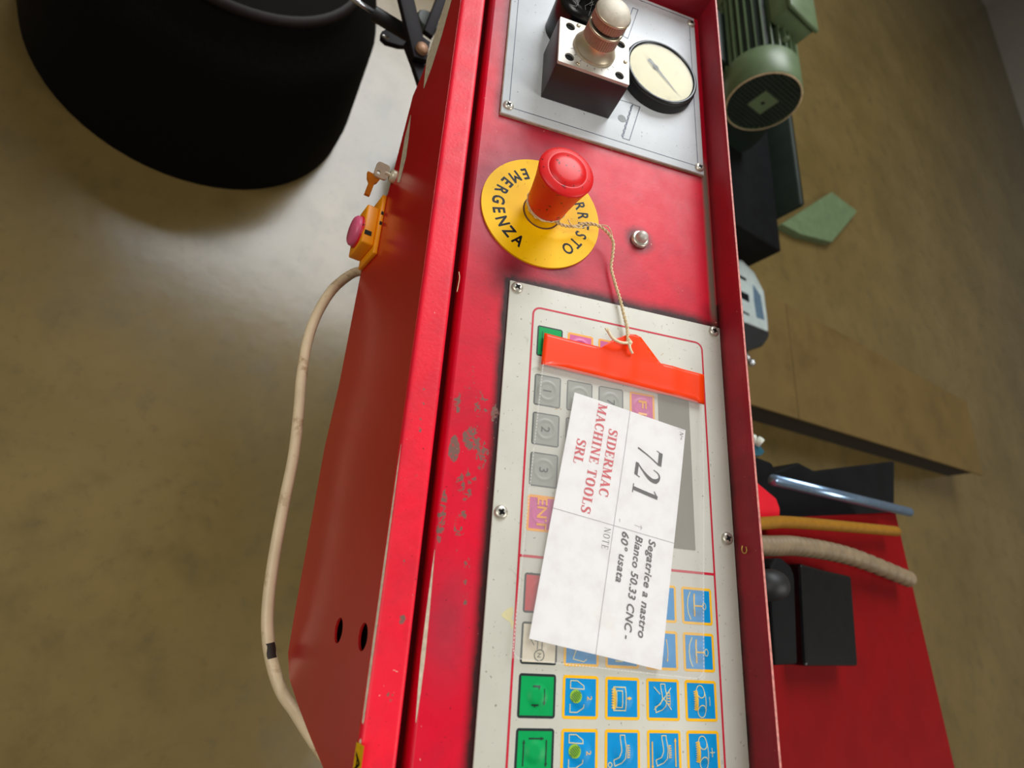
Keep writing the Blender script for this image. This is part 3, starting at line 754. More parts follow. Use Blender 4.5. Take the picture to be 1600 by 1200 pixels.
# ================================================================== EMERGENCY STOP
dc = (-61, 19.7)
dl = thing('emergency_label_disc', 'round yellow disc lettered in black under the large red stop button', 'label', (dc[0], dc[1], -1.5))
mb = outline([circle(dc[0], dc[1], 45, 96)], -1.5, 0)
part('disc', mb, 'label_yellow', dl)
lt = MB()
def ring_text(s, R_, deg0, deg1, inward, h, off):
    for i, c_ in enumerate(s):
        a = math.radians(deg0 + (deg1 - deg0) * i / (len(s) - 1)); g = embolden(text(c_, 1.0, 0), off)
        k = h / 0.73; wd = g.w * k * .82
        cxp, cyp = dc[0] + R_ * math.cos(a), dc[1] + R_ * math.sin(a)
        if inward: up = Vector((-math.cos(a), -math.sin(a))); rt = Vector((-math.sin(a), math.cos(a)))
        else: up = Vector((math.cos(a), math.sin(a))); rt = Vector((math.sin(a), -math.cos(a)))
        lt.join(g, lambda v: (cxp + rt.x * (v.x * k * .82 - wd / 2) + up.x * (v.y * k - h / 2), cyp + rt.y * (v.x * k * .82 - wd / 2) + up.y * (v.y * k - h / 2), .08))
ring_text('EMERGENZA', 32.3, -153.5, -29.5, True, 9.2, .03)
part('lettering', lt, 'print_black', dl); lt = MB()
ring_text('ARRESTO', 33.0, 131, 40, False, 9.0, .022)
part('lettering', lt, 'print_black', dl)
es = thing('emergency_stop_button', 'large red mushroom emergency stop button rising from the yellow disc', 'button', (dc[0], dc[1], 0))
part('grime_ring', MB().lathe([(14.4, 0), (14.2, .35), (13.2, .4)], c=(*dc, 0), cap=False), 'grime_ring', es)
part('collar', MB().lathe([(13.4, 0), (13.2, 8.5), (12.6, 9.5), (10, 10)], c=(*dc, 0)), 'label_yellow', es, label='yellow collar below the red cap')
part('retaining_ring', MB().lathe([(13.6, 8.6), (14.6, 8.8), (14.6, 9.8), (13.0, 10)], c=(*dc, 0)), 'twine', es)
cap = MB().lathe([(12.4, 9.8), (14.2, 10.2), (14.6, 11.0), (15.4, 20), (16.8, 31), (18.6, 40.5), (19.2, 43.6), (19.35, 44.2), (19.2, 44.8), (18.6, 45.3), (16.5, 46.1), (14, 46.8), (13.35, 46.95), (13.2, 46.75), (13.05, 47.05), (8, 47.9), (3, 48.3), (.01, 48.35)], c=(*dc, 0), n=64)
part('button_cap', cap, 'estop_red', es)

# ================================================================== INDICATOR / TOGGLE NUT
il = thing('indicator_lamp', 'small round steel rimmed indicator lamp on the red panel', 'lamp', (-60.5, 99, -1.5))
part('rim', MB().lathe([(7.0, -1.5), (6.9, .6), (6.0, 1.4), (4.6, 1.2)], c=(-60.5, 99, 0)), 'screw_steel', il)
part('lens', MB().lathe([(4.7, 1.0), (4.6, 3.6), (3.8, 5.4), (2.2, 6.5), (.01, 6.9)], c=(-60.5, 99, 0)), 'aluminium_face', il, label='cloudy domed lens')

# ================================================================== KEYPAD
kp = thing('membrane_keypad', 'off white keypad plate with red frame lines and coloured square keys', 'control panel', (154, 82, -1.5))
part('plate', MB().box((0, 0, -1.5), (308, 165, 0), bev=.5), 'plate_white', kp)
screws(kp, [(3.8 + 1, 5.2), (4.0, 159.3), (154, 5), (153.8, 159.3), (303.5, 5), (303.5, 159.3)], 0)
RR = MB()
def ring(mb, x0, y0, x1, y1, r, wd, z, mi=0):
    a = rrect(x0, y0, x1, y1, r); q = rrect(x0 + wd, y0 + wd, x1 - wd, y1 - wd, max(.1, r - wd)); n = len(a)
    mb.add([(p[0], p[1], z) for p in a] + [(p[0], p[1], z) for p in q], [[i, (i + 1) % n, n + (i + 1) % n, n + i] for i in range(n)], mi)
ring(RR, 15.6, 17.0, 291, 149.0, 6, 1.3, .12)
RR.brush([(177, 17.6), (177, 148.6)], 1.5, .13, sm=1)
part('frame_line', RR, 'frame_red', kp)
# key mesh: bordered tile with embossed dome
def key_mesh(name, w_, h_, face_m, border_m, bw, dome=7.2, ringed=False):
    mb = MB(); n = 26; vs = []; hw, hh = w_ / 2, h_ / 2; rad = 1.6
    base = outline([rrect(-hw, -hh, hw, hh, rad)], 0, .12); mb.join(base, mi=1)
    iw, ih = hw - bw, hh - bw
    def zz(x, y):
        r = math.hypot(x * 1.0, y * 1.0)
        if ringed:
            return .16 + .45 * math.exp(-((r - dome * .9) / .8) ** 2) + .15 * (1 - ss(0, dome, r))
        return .16 + 1.1 * (1 - ss(dome * .35, dome, r))
    mb.add([(-iw + 2 * iw * i / n, -ih + 2 * ih * j / n, zz(-iw + 2 * iw * i / n, -ih + 2 * ih * j / n)) for i in range(n + 1) for j in range(n + 1)],
           [[i * (n + 1) + j, (i + 1) * (n + 1) + j, (i + 1) * (n + 1) + j + 1, i * (n + 1) + j + 1] for i in range(n) for j in range(n)], 0, True)
    c = [(-iw, -ih), (iw, -ih), (iw, ih), (-iw, ih)]
    for i in range(4):
        a, b3 = c[i], c[(i + 1) % 4]; mb.add([(a[0], a[1], .0), (b3[0], b3[1], 0), (b3[0], b3[1], .17), (a[0], a[1], .17)], [[0, 1, 2, 3]], 0)
    me = mesh(name, mb, [face_m, border_m]); me['dome'] = dome
    return me, zz
K = {}
for nm, a in dict(green=('key_green', 'border_dark', 1.3, 6.6, False), blue=('key_blue', 'border_yellow', 1.5, 7.0, False), red=('key_red', 'border_dark', 1.1, 7.0, True),
                  cream=('key_cream', 'border_dark', 1.1, 6.4, False)).items():
    K[nm] = key_mesh('key', 21.3, 21.4, *a)
K['grey'] = key_mesh('key', 21.0, 18.2, 'key_grey', 'border_grey', .9, 6.6, True)
K['pink'] = key_mesh('key', 21.2, 18.8, 'key_pink', 'border_orange', 1.5, 6.6, True)
K['sgreen'] = key_mesh('key', 22.0, 18.0, 'key_green', 'border_dark', 1.0, 6.0, False)
def key(kind, x, y, label=None, icon=None, mats=None):
    me, zf = K[kind]; o_ = part('key', None, None, kp, loc=(x, y, 0), me=me, label=label)
    if icon is not None:
        icon.v = [Vector((v.x, v.y, zf(v.x, v.y) + .2 + v.z)) for v in icon.v]
        part('key_symbol', icon, mats, o_, loc=(x, y, 0))
    return o_
# icons are sketched in the photo's orientation: u right, v down, key spans about +-10
def U(pts): return [(v_, u_) for u_, v_ in pts]
def dens(pts, n=4, closed=False):
    q = list(pts) + ([pts[0]] if closed else []); out = []
    for i in range(len(q) - 1):
        for k in range(n): t_ = k / n; out.append((q[i][0] * (1 - t_) + q[i + 1][0] * t_, q[i][1] * (1 - t_) + q[i + 1][1] * t_))
    out.append(q[-1]); return out
def L_(mb, pts, w_=.42, mi=0, closed=False, z=0): mb.brush(dens(U(pts), 4, closed), w_, z, mi, sm=1)
def circ_(mb, u, v, ru, rv, w_=.42, mi=0): mb.brush(U([(u + ru * math.cos(2 * PI * k / 24), v + rv * math.sin(2 * PI * k / 24)) for k in range(25)]), w_, 0, mi, sm=1)
def disc_(mb, u, v, r, mi=0, z=0):
    for k in range(24):
        a, b4 = 2 * PI * k / 24, 2 * PI * (k + 1) / 24
        for q0, q1 in ((0, .5), (.5, 1)):
            P = [(u + r * q0 * math.cos(a), v + r * q0 * math.sin(a)), (u + r * q1 * math.cos(a), v + r * q1 * math.sin(a)), (u + r * q1 * math.cos(b4), v + r * q1 * math.sin(b4)), (u + r * q0 * math.cos(b4), v + r * q0 * math.sin(b4))]
            mb.poly(U(P)[::-1], z, mi)
def arrow(mb, p0, p1, w_=.6, hd=1.5, mi=0):
    L_(mb, [p0, p1], w_, mi); d = Vector(p1) - Vector(p0); d.normalize(); nrm = Vector((-d.y, d.x)); e = Vector(p1)
    mb.poly(U([e + d * .3, e - d * hd + nrm * hd * .55, e - d * hd - nrm * hd * .55]), .02, mi)
def glyph(mb, ch, x, y, h, mi=0, off=.0):        # centred glyph in key xy (reading orientation)
    g = text(ch, 1.0, 0); k = h / .73; mb.join(g, lambda v: (x + v.x * k - g.w * k / 2, y + v.y * k - h / 2, 0), mi)
def ic_clamp(up=0):
    m_ = MB()
    L_(m_, [(-6.2, -8), (-2.2, -8), (1.6, -5.6), (1.6, -4.0), (-6.2, -4.2)], closed=True)
    L_(m_, [(1.6, 3.4), (1.6, 5.2), (-2, 7.4), (-6.2, 7.4), (-6.2, 3.4)])
    disc_(m_, -3.1, -.4, 3.3, 1)
    for k in range(-3, 4):
        dd = k * .95; hl = math.sqrt(max(.1, 9.4 - dd * dd / 1.0)) * .78
        q = [(-3.1 + dd * .7 - hl * .7, -.4 - dd * .7 - hl * .7), (-3.1 + dd * .7 + hl * .7, -.4 - dd * .7 + hl * .7)]
        m_.brush(dens(U(q)), .4, .16, 2, sm=1)
    glyph(m_, '2', .4, 5.2, 3.4, 3, .01); return m_
CL = ['icon_cream', 'icon_lime', 'icon_green', 'icon_yellow']
def teeth(m_, u, v0, v1, n, amp=1.3, mi=1):
    p = []
    for i in range(2 * n + 1): p.append((u - (amp if i % 2 else 0), v0 + (v1 - v0) * i / (2 * n)))
    L_(m_, p, .5, mi); L_(m_, [(u + .35, v0), (u + .35, v1)], 1.0, mi)
def ic_cover():
    m_ = MB(); L_(m_, [(-5.6, -5.6), (1.6, -5.6), (1.6, 6), (-5.6, 6)], .5, closed=True); L_(m_, [(-4, -3.8), (-.6, -3.8), (-.6, 4.5), (-4, 4.5)], .45, closed=True)
    teeth(m_, -5.2, -5, 5.4, 8); arrow(m_, (5.2, -.2), (2.4, -.2), 1.0, 1.7, 1); return m_
ARM = [(-1.6, -8), (1.2, -8), (1.6, -1), (1.0, 3), (-1.0, 5.2), (-4.8, 6.6), (-5.4, 3.8), (-2.6, 2.4), (-1.2, -.5)]
def ic_cross():
    m_ = MB(); L_(m_, ARM, closed=True)
    for k in range(5): L_(m_, [(1.8 + .0, -3.6 + k * 1.4), (4.0, -3.6 + k * 1.4)], .4, 1)
    L_(m_, [(4.0, -4.2), (4.0, 3)], .35, 1); L_(m_, [(-6, -6.4), (5.2, 5.0)], .4); L_(m_, [(5.2, -6.2), (-6, 5.2)], .4); return m_
def ic_arm(arrows=0, ball=1):
    m_ = MB(); L_(m_, ARM, closed=True)
    for k in range(6): L_(m_, [(2.2, -3.2 + k * 1.1), (4.0, -3.2 + k * 1.1)], .45, 1)
    L_(m_, [(2.4, -3.6), (2.4, 2.8)], .35)
    if ball: circ_(m_, -7.6, 6.0, 1.1, 1.1)
    if arrows: arrow(m_, (-7.6, -5), (-7.6, 8), .7, 1.5, 1); arrow(m_, (7, 7), (7, -6.6), .7, 1.5, 1); L_(m_, [(-6, 8.6), (6, 8.6)], .8, 1)
    return m_
def ic_band(sign):
    m_ = MB(); circ_(m_, -.6, -4.8, 2.6, 3.2); circ_(m_, 0, 5.4, 2.6, 3.2); L_(m_, [(2.1, -4.8), (2.7, 5.4)]); teeth(m_, -3.4, -5.2, 5, 9)
    L_(m_, [(5.4, -2.2), (5.6, 2.4)], .45)
    if sign == '+': L_(m_, [(3.8, .1), (7.3, .1)], .45)
    return m_
def ic_lever():
    m_ = MB(); L_(m_, [(-4.6, -8), (-6.4, -4), (-6.9, 0), (-6.4, 4.4), (-4.8, 8)], .6); L_(m_, [(-1.6, -7), (-2.6, -3), (-2.8, 1), (-2.0, 6)], .9, 1)
    L_(m_, [(-2.6, 0), (3.0, 0)], .9, 1); L_(m_, [(-2.6, -2.2), (-2.6, 2.2)], .5); circ_(m_, 4.6, .0, 1.5, 1.9); return m_
def ic_line(): m_ = MB(); L_(m_, [(3, -6), (3.4, 4.6)], .5, 1); arrow(m_, (3.3, 3), (3.4, 6), .4, 1.2, 1); return m_
def ic_bracket(): m_ = MB(); L_(m_, [(-3.5, 2), (-5, 7), (1.5, 8.2), (3.2, 6.8)], .5); L_(m_, [(-2, -5), (-3.5, 2)], .5); return m_
def ic_white():
    m_ = MB(); L_(m_, [(-1.4, -1.2), (-1.4, 3)]); L_(m_, [(1.2, -1.2), (1.2, 3)]); L_(m_, [(-3, -1.2), (3.4, -1.2)]); L_(m_, [(-3.4, 1), (-5.4, -2)]); circ_(m_, .2, 6.0, 2.8, 2.8, .45); glyph(m_, 'N', 6.0, .2, 2.4, 0); return m_
def ic_green1():
    m_ = MB(); L_(m_, [(-2.6, -4.6), (1.6, -4.6)], .8); L_(m_, [(.8, -4.6), (.8, -3.2)], .6); L_(m_, [(-3, 4.4), (.8, 4.4)], .8); L_(m_, [(-1.2, 4.4), (-1.2, 5.4)], .8); arrow(m_, (4, -3.5), (4.2, 4.2), .5, 1.4); return m_
def ic_green2():
    m_ = MB(); arrow(m_, (-3.6, -6), (4.6, -6), .65, 1.5); arrow(m_, (6.4, -5.4), (6.4, 6.6), .65, 1.5); arrow(m_, (3.6, 7.8), (-5, 7.8), .65, 1.5); arrow(m_, (-6.2, 6.4), (-6.2, -5.2), .65, 1.5); return m_
def ic_sgreen(): m_ = MB(); L_(m_, [(-5.4, -7), (-5.4, 7)], .4); L_(m_, [(-3.6, -6), (-3.6, 6)], .4); L_(m_, [(-5.4, 7), (-2, 7)], .4); return m_
def ic_t(s, h=5.4, dx=0, dy=0): m_ = MB(); glyph(m_, s, dx, dy, h, 0, .006); return m_
cols = [32.4, 57.85, 83.4, 109.2, 134.4]
rows = [196.6, 222.5, 248.3, 274.2]
CY = ['icon_cream', 'icon_yellow']
key('red', rows[0], cols[0], 'red key at the left, partly under the paper card', ic_t('I', 6, 0, 1), ['icon_dark'])
key('cream', rows[1], cols[0], 'cream key with a circled symbol', ic_white(), ['icon_dark'])
key('green', rows[2], cols[0], 'green key with a bracket and arrow', ic_green1(), ['icon_dark'])
key('green', rows[3], cols[0], 'green key with four arrows in a square', ic_green2(), ['icon_dark'])
key('blue', rows[0], cols[1]); key('blue', rows[0], cols[2])
key('blue', rows[0], cols[3]); key('blue', rows[0], cols[4], None, ic_lever(), CY)
key('blue', rows[1], cols[1], None, ic_bracket(), CY); key('blue', rows[1], cols[2], None, ic_t('I', 5, 7, -2), CY)
key('blue', rows[1], cols[3], None, ic_line(), CY); key('blue', rows[1], cols[4], None, ic_lever(), CY)
key('blue', rows[2], cols[1], 'blue key showing a clamp, a hatched round and the figure 2', ic_clamp(), CL); key('blue', rows[2], cols[2], 'blue key showing a blade cover with teeth and arrow', ic_cover(), CY)
key('blue', rows[2], cols[3], 'blue key showing a crossed out saw arm', ic_cross(), CY); key('blue', rows[2], cols[4], 'blue key showing a band blade and minus', ic_band('-'), CY)
key('blue', rows[3], cols[1], None, ic_clamp(), CL); key('blue', rows[3], cols[2], 'blue key showing a saw arm', ic_arm(), CY)
key('blue', rows[3], cols[3], 'blue key showing a saw arm between arrows', ic_arm(1, 0), CY); key('blue', rows[3], cols[4], 'blue key showing a band blade and plus', ic_band('+'), CY)
nrow = [74.4, 100.1, 125.8, 152.0]; ncol = [30.3, 52.7, 75.3, 98.6]
for i, ch in enumerate('123'): key('grey', nrow[i], ncol[0], 'grey key numbered ' + ch, ic_t(ch, 6), ['digit_grey'])
key('grey', nrow[0], ncol[1]); key('grey', nrow[0], ncol[2], 'grey key numbered 7', ic_t('7', 6), ['digit_grey'])
key('grey', nrow[1], ncol[1]); key('grey', nrow[1], ncol[2]); key('grey', nrow[2], ncol[1]); key('grey', nrow[2], ncol[2])
key('pink', nrow[3], ncol[0], 'pink enter key lettered ENT', fit_text('ENT', -9, 9.4, -3, 6.4, 0, off=.012), ['border_orange'])
key('pink', nrow[0], ncol[3], 'pink key lettered F1', fit_text('F1', -5, 5, -3, 6.4, 0, off=.012), ['border_orange'])
key('sgreen', 40.1, ncol[0], 'green key with upright strokes at the top', ic_sgreen(), ['icon_dark'])
key('pink', 40.1, ncol[1] - .3); key('pink', 40.1, ncol[2] - .3)
disp = part('display_window', outline([rrect(59, 110.9, 163.5, 135.1, .5)], 0, .25), 'lcd_glass', kp, label='long grey blank display window')
# glue stain
g = MB(); gp_ = [(795, 950), (801, 948), (802, 958), (799, 965), (803, 972), (800, 985), (797, 972), (790, 968), (783, 962), (786, 957)]
g.poly(pp(gp_, .06)[::-1], .08); 
MATS['glue'] = plain('glue', (214, 206, 160), 0.4, var=.1)
part('glue_stain', g, 'glue', kp)

# ================================================================== HANGING TAG
tagb = thing('sale_tag', 'clear plastic tag sleeve with orange band lying on the keypad', 'tag', (130, 80, 2))
th_ = math.radians(-3.1)
e1 = Vector((math.cos(th_), math.sin(th_), 0)); e2 = Vector((-math.sin(th_), math.cos(th_), 0)); O_ = Vector((35.6, 25.2, 0))
def sl(a, b_, z): q = O_ + e1 * a + e2 * b_; return Vector((q.x, q.y, z))
WT = 121.5; LT = 195.0
def wav(a, b_): return 2.2 + 2.6 * ss(0, 14, min(b_, 121.5 - b_)) * ss(0, 10, 195 - a) + .35 * math.sin(a / 23 + b_ / 31)
def wav_old(a, b_):   # gentle waviness of the vinyl
    return 2.3 + .5 * math.sin(b_ / 9.5) * (1 - ss(20, 60, a)) + .5 * math.sin(a / 23 + b_ / 31)
# band with triangular hanger
hang = [(0, 0), (22.6, 0), (22.6, WT), (0, WT), (0, 86.5), (-12.4, 73.5), (-15.4, 70.2), (-16.2, 66.0), (-14.8, 60), (-8, 49), (0, 41)]
bm = bmesh.new()
bm2 = outline([[(p[0], p[1]) for p in hang][::-1]], -.35, .35)
for v in bm2.v: bm.verts.new(v)
bm.verts.ensure_lookup_table()
for f in bm2.f:
    try: bm.faces.new([bm.verts[i] for i in f])
    except Exception: pass
bmesh.ops.remove_doubles(bm, verts=bm.verts[:], dist=.01)
bmesh.ops.triangulate(bm, faces=bm.faces[:])
for ax in (0, 1):
    rng = range(-14, 22, 4) if ax == 0 else range(3, 120, 3)
    for q in rng:
        pl = Vector((q, 0, 0)) if ax == 0 else Vector((0, q, 0)); no = Vector((1, 0, 0)) if ax == 0 else Vector((0, 1, 0))
        bmesh.ops.bisect_plane(bm, geom=bm.verts[:] + bm.edges[:] + bm.faces[:], plane_co=pl, plane_no=no, dist=.001)
band = MB().bm(bm, 0, True)
def bz(a, b_):
    r = 3.0 + .55 * math.exp(-((b_ - 38) / 7) ** 2) + .7 * math.exp(-((b_ - 62) / 5) ** 2) * (1 if a < 22 else 0) + .6 * math.exp(-((b_ - 96) / 6) ** 2) - .3 * math.exp(-((b_ - 50) / 6) ** 2)
    return r + (.35 if a > 21 else 0) + max(0, -a) * .05
band.xf(lambda v: sl(v.x, v.y, v.z + bz(v.x, v.y)))
part('orange_band', band, 'tag_orange', tagb, label='glossy orange hanger band')
def sheet(a0, a1, b0, b1, zf, nA, nB, thick=0.0, corner=0.0):
    m_ = MB(); vs = []
    for i in range(nA + 1):
        for j in range(nB + 1):
            a = a0 + (a1 - a0) * i / nA; b_ = b0 + (b1 - b0) * j / nB
            vs.append(sl(a, b_, zf(a, b_)))
    m_.add(vs, [[i * (nB + 1) + j, (i + 1) * (nB + 1) + j, (i + 1) * (nB + 1) + j + 1, i * (nB + 1) + j + 1] for i in range(nA) for j in range(nB)], 0, True); return m_
part('film_front', sheet(22, LT, .4, WT - .4, lambda a, b_: wav(a, b_) + 1.0, 40, 24), 'film', tagb, label='clear front film of the sleeve')
seam = MB()
def seam_pt(a, b_): return sl(a, b_, wav(a, b_) + 1.15)
cr = 6
path = [(22 + i * 2.0, 1.2) for i in range(84)] + [(LT - cr + cr * math.sin(t_ * PI / 12), 1.2 + cr - cr * math.cos(t_ * PI / 12)) for t_ in range(0, 7)] + \
       [(LT, 8 + i * 2.0) for i in range(53)] + [(LT - cr + cr * math.cos(t_ * PI / 12), WT - 1.2 - cr + cr * math.sin(t_ * PI / 12)) for t_ in range(0, 7)] + [(LT - 8 - i * 2.0, WT - 1.2) for i in range(83)]
for i in range(len(path) - 1):
    a, b5 = Vector(path[i]), Vector(path[i + 1]); mid = (a + b5) / 2; h2 = (b5 - a) * .32
    p0 = mid - h2; p1 = mid + h2
    nrm = Vector((-(p1 - p0).y, (p1 - p0).x)).normalized() * .28
    seam.add([seam_pt(*(p0 + nrm)), seam_pt(*(p0 - nrm)), seam_pt(*(p1 - nrm)), seam_pt(*(p1 + nrm))], [[0, 1, 2, 3]])
part('weld_seam', seam, 'film_seam', tagb, kind='stuff', label='stippled welded seam around the sleeve')
# paper card
th2 = math.radians(-8.7)
f1 = Vector((math.cos(th2), math.sin(th2), 0)); f2 = Vector((-math.sin(th2), math.cos(th2), 0)); Oc = Vector((73.3, 47.6, 0))
PL, PW = 148.8, 82.8
def pz(a, b_): return 3.3 + .4 * math.sin(a / 26 + .6) + .3 * math.sin(b_ / 17)
def pc(a, b_, z=0.0): q = Oc + f1 * a + f2 * b_; return Vector((q.x, q.y, pz(a, b_) + z))
card = thing('paper_card', 'white printed paper card numbered 721 tucked in the clear sleeve', 'paper card', (150, 75, 3.5))
m_ = MB(); nA, nB = 40, 22
vs = [pc(PL * i / nA, PW * j / nB) for i in range(nA + 1) for j in range(nB + 1)]
m_.add(vs, [[i * (nB + 1) + j, (i + 1) * (nB + 1) + j, (i + 1) * (nB + 1) + j + 1, i * (nB + 1) + j + 1] for i in range(nA) for j in range(nB)], 0, True)
vs2 = [v - Vector((0, 0, .18)) for v in vs]
m_.add(vs2, [[i * (nB + 1) + j + 1, (i + 1) * (nB + 1) + j + 1, (i + 1) * (nB + 1) + j, i * (nB + 1) + j] for i in range(nA) for j in range(nB)], 0, True)
part('paper', m_, 'paper', card)
def onpaper(mb, z=.2): return mb.xf(lambda v: pc(v.x, v.y, z + v.z))
def prt(name, mb, mat): return part(name, onpaper(mb), mat, card)
lnm = MB(); lnm.brush(dens([(0, 40.3), (PL, 40.3)], 30), .28, 0, sm=1); lnm.brush(dens([(76, 0), (76, PW)], 30), .28, 0, sm=1); lnm.brush(dens([(.8, 76), (.8, PW - 1)], 6), .2, 0, sm=1)
prt('printed_line', lnm, 'ink_line')
prt('lettering', fit_serif('721', 19, 53.5, 49.3, 18.2, 0, .16, .035, .12, .12), 'ink_black')
prt('lettering', fit_serif('SIDERMAC', 16.5, 60.5, 27.4, 6.2, 0, .2, .06), 'ink_red')
prt('lettering', fit_serif('MACHINE TOOLS', 1.8, 73.5, 17.5, 6.2, 0, .2, .06), 'ink_red')
prt('lettering', fit_serif('SRL', 29.5, 45.5, 7.2, 6.2, 0, .2, .06), 'ink_red')
prt('lettering', fit_serif('NOTE', 78.3, 91.3, 34.4, 4.4, 0, .09, .035), 'ink_black')
prt('lettering', fit_text('Segatrice a nastro', 78, 134.5, 65.3, 5.0, 0, .017, .22, 1.05), 'ink_black')
prt('lettering', fit_text('Bianco 50.33 CNC -', 78, 137, 56.1, 5.0, 0, .017, .22, 1.05), 'ink_black')
prt('lettering', fit_text('60° usata', 78, 107.5, 46.6, 5.0, 0, .017, .22, 1.05), 'ink_black')
nb = fit_serif('N', 2, 5, 78.6, 2.8, 0, .1, .05, shear=.2); nb.join(fit_text('ro', 5.6, 7.8, 79.6, 1.6, 0)); prt('lettering', nb, 'ink_black')
ar = MB(); ar.brush([(72, 54), (72.5, 59)], .25, 0, sm=1); ar.brush([(71.2, 58.3), (72.5, 59.4), (73.8, 58.6)], .3, 0, sm=1); ar.brush([(71, 43.6), (73, 43.8)], .3, 0, sm=1)
prt('lettering', ar, 'ink_line')

# ================================================================== TWINE
tw = thing('twine', 'twisted natural twine looped round the red button and knotted on the tag', 'string', (-20, 60, 0))
ctrl_px = [((866, 345), 9.5), ((880, 352), 9), ((897, 354), 8), ((915, 349), 8), ((933, 352), 9), ((948, 362), 9), ((958, 378), 7), ((957, 400), 4), ((955, 418), 2), ((961, 442), 2.2), ((969, 468), 3.0), ((975, 492), 3.5), ((980, 512), 4.5), ((981, 528), 6.2), ((982, 536), 6.6)]
ctrl = [atp(p[0], p[1], h_) for p, h_ in ctrl_px]
def smooth(pts, n=8):
    out = []
    for i in range(len(pts) - 1):
        a = pts[max(i - 1, 0)]; b_ = pts[i]; c_ = pts[i + 1]; d = pts[min(i + 2, len(pts) - 1)]
        for k in range(n):
            t_ = k / n; out.append(0.5 * ((2 * b_) + (c_ - a) * t_ + (2 * a - 5 * b_ + 4 * c_ - d) * t_ ** 2 + (3 * b_ - a - 3 * c_ + d) * t_ ** 3))
    out.append(pts[-1]); return out
pth = smooth(ctrl, 12)
def strand(path, ph, amp=.68, r=.62, pitch=6.0):
    out = []; L = 0
    for i, p in enumerate(path):
        if i: L += (p - path[i - 1]).length
        d = (path[min(i + 1, len(path) - 1)] - path[max(i - 1, 0)]).normalized(); n1_ = Vector((-d.y, d.x, 0)).normalized(); n2_ = d.cross(n1_)
        a = 2 * PI * L / pitch + ph; out.append(p + n1_ * math.cos(a) * amp + n2_ * math.sin(a) * amp)
    return MB().tube(out, r, n=7)
part('strand', strand(pth, 0), 'twine', tw); part('strand', strand(pth, PI), 'twine', tw)
lp = [Vector((dc[0] + 14.6 * math.cos(a), dc[1] + 14.6 * math.sin(a), 9.5 + 1.2 * math.sin(a * 2))) for a in [math.radians(60 - 360 * k / 40) for k in range(41)]]
part('loop', strand(lp, 0, .45, .45), 'twine', tw, label='loop around the button collar')
lo2 = smooth([atp(888, 343, 9), atp(893, 352, 10), atp(905, 356, 8), atp(925, 352, 8), atp(945, 352, 11), atp(953, 358, 11), atp(957, 370, 8)], 6)
part('strand', MB().tube(lo2, .4, n=6), 'twine', tw)
kn = MB().lathe([(.01, -2.0), (1.3, -1.6), (2.0, -.5), (2.0, .6), (1.2, 1.7), (.01, 2.0)], c=atp(983, 535, 7.2), axis=(0.9, 0.3, .2), n=16)
kn.tube([atp(979, 533, 7), atp(983, 530, 9), atp(987, 535, 8), atp(984, 540, 7)], .8, n=8)
part('knot', kn, 'twine_end', tw)
part('loose_end', MB().tube(smooth([atp(982, 536, 7.5), atp(970, 535, 8), atp(958, 529, 9), atp(951, 519, 11), atp(949, 513, 12)], 6), 1.0, n=8, rads=None), 'twine_end', tw)
part('loose_end', MB().tube([atp(948.5, 517, 11.5), atp(946, 513, 12.5)], .7, n=6), 'twine_end', tw)
part('loose_end', MB().tube(smooth([atp(983, 538, 7.5), atp(985, 546, 7), atp(988, 552, 5.5)], 6), .95, n=8), 'twine_end', tw)

# swarf curls and fibre
def curl(pxs, z, label):
    m_ = MB().tube(smooth([atp(a, b_, z + i * .3) for i, (a, b_) in enumerate(pxs)], 5), .35, n=6)
    c_ = m_.v[0].copy(); return single('metal_chip', m_, 'brass', label, 'metal chip', c_)
m_ = MB().tube(smooth([Vector((164.2, 0, 0)).lerp(Vector((0, 0, 0)), 0)] * 0 + [Vector(p) for p in ((158.5, 163.9, 9), (161, 163.6, 8.6), (163, 163.8, 9.5), (163.2, 163.8, 12), (161.5, 163.6, 13.2), (159.6, 163.8, 12.4))], 5), .4, n=6)
single('metal_chip', m_, 'brass', 'curled brass metal chip stuck on the rear flange', 'metal chip', m_.v[0].copy())
m_ = MB().tube(smooth([atp(717, 425, 1), atp(718, 434, 1.5), atp(716, 446, 1.5), atp(714, 456, 1)], 5), .3, n=6)
single('straw_fibre', m_, 'twine', 'short pale straw fibre caught in the dark groove', 'fibre', m_.v[0].copy())

# ================================================================== SIDE STOP BOX, KEY, CABLE ON THE FRONT SHEET
def fbox(x0, x1, s0, s1, o0, o1, bev=0.0, mi=0):
    m_ = MB().box((x0, s0, o0), (x1, s1, o1), mi, bev); m_.xf(lambda v: face(v.x, v.y, v.z)); m_.f = [f[::-1] for f in m_.f]; return m_
bx0, bx1 = on_face(607, 303)[0] + 1, on_face(586, 412)[0]; bs = (on_face(607, 303)[1] + on_face(586, 412)[1]) / 2; bx1 -= 8
sb = thing('side_stop_box', 'yellow plastic emergency stop box fixed to the side sheet', 'switch box', face((bx0 + bx1) / 2, bs - 8, 0))
S0, S1 = bs, bs + 34
part('box_base', fbox(bx0, bx1, S0, S1, 0, 4, 1.0), 'box_yellow', sb)
part('box_cover', fbox(bx0 + 14, bx1 - 7, S0 + 1.5, S1 - 1.5, 4, 14.5, 1.4), 'box_yellow', sb)
cxb = (bx0 + bx1) / 2 + 6; sc_ = (S0 + S1) / 2 - 2
def flathe(prof, x, s, n=32, mi=0): return MB().lathe(prof, c=face(x, s, 0), axis=NO, n=n, mi=mi)
part('button_rim', flathe([(14, 14), (14, 15.6), (12, 16)], cxb, sc_), 'estop_red', sb)
part('push_button', flathe([(12.6, 15), (13.2, 16), (12.8, 19), (11, 20.6), (.01, 21.4)], cxb, sc_), 'button_pink_glare', sb, label='red mushroom button paled by glare put into its colour')
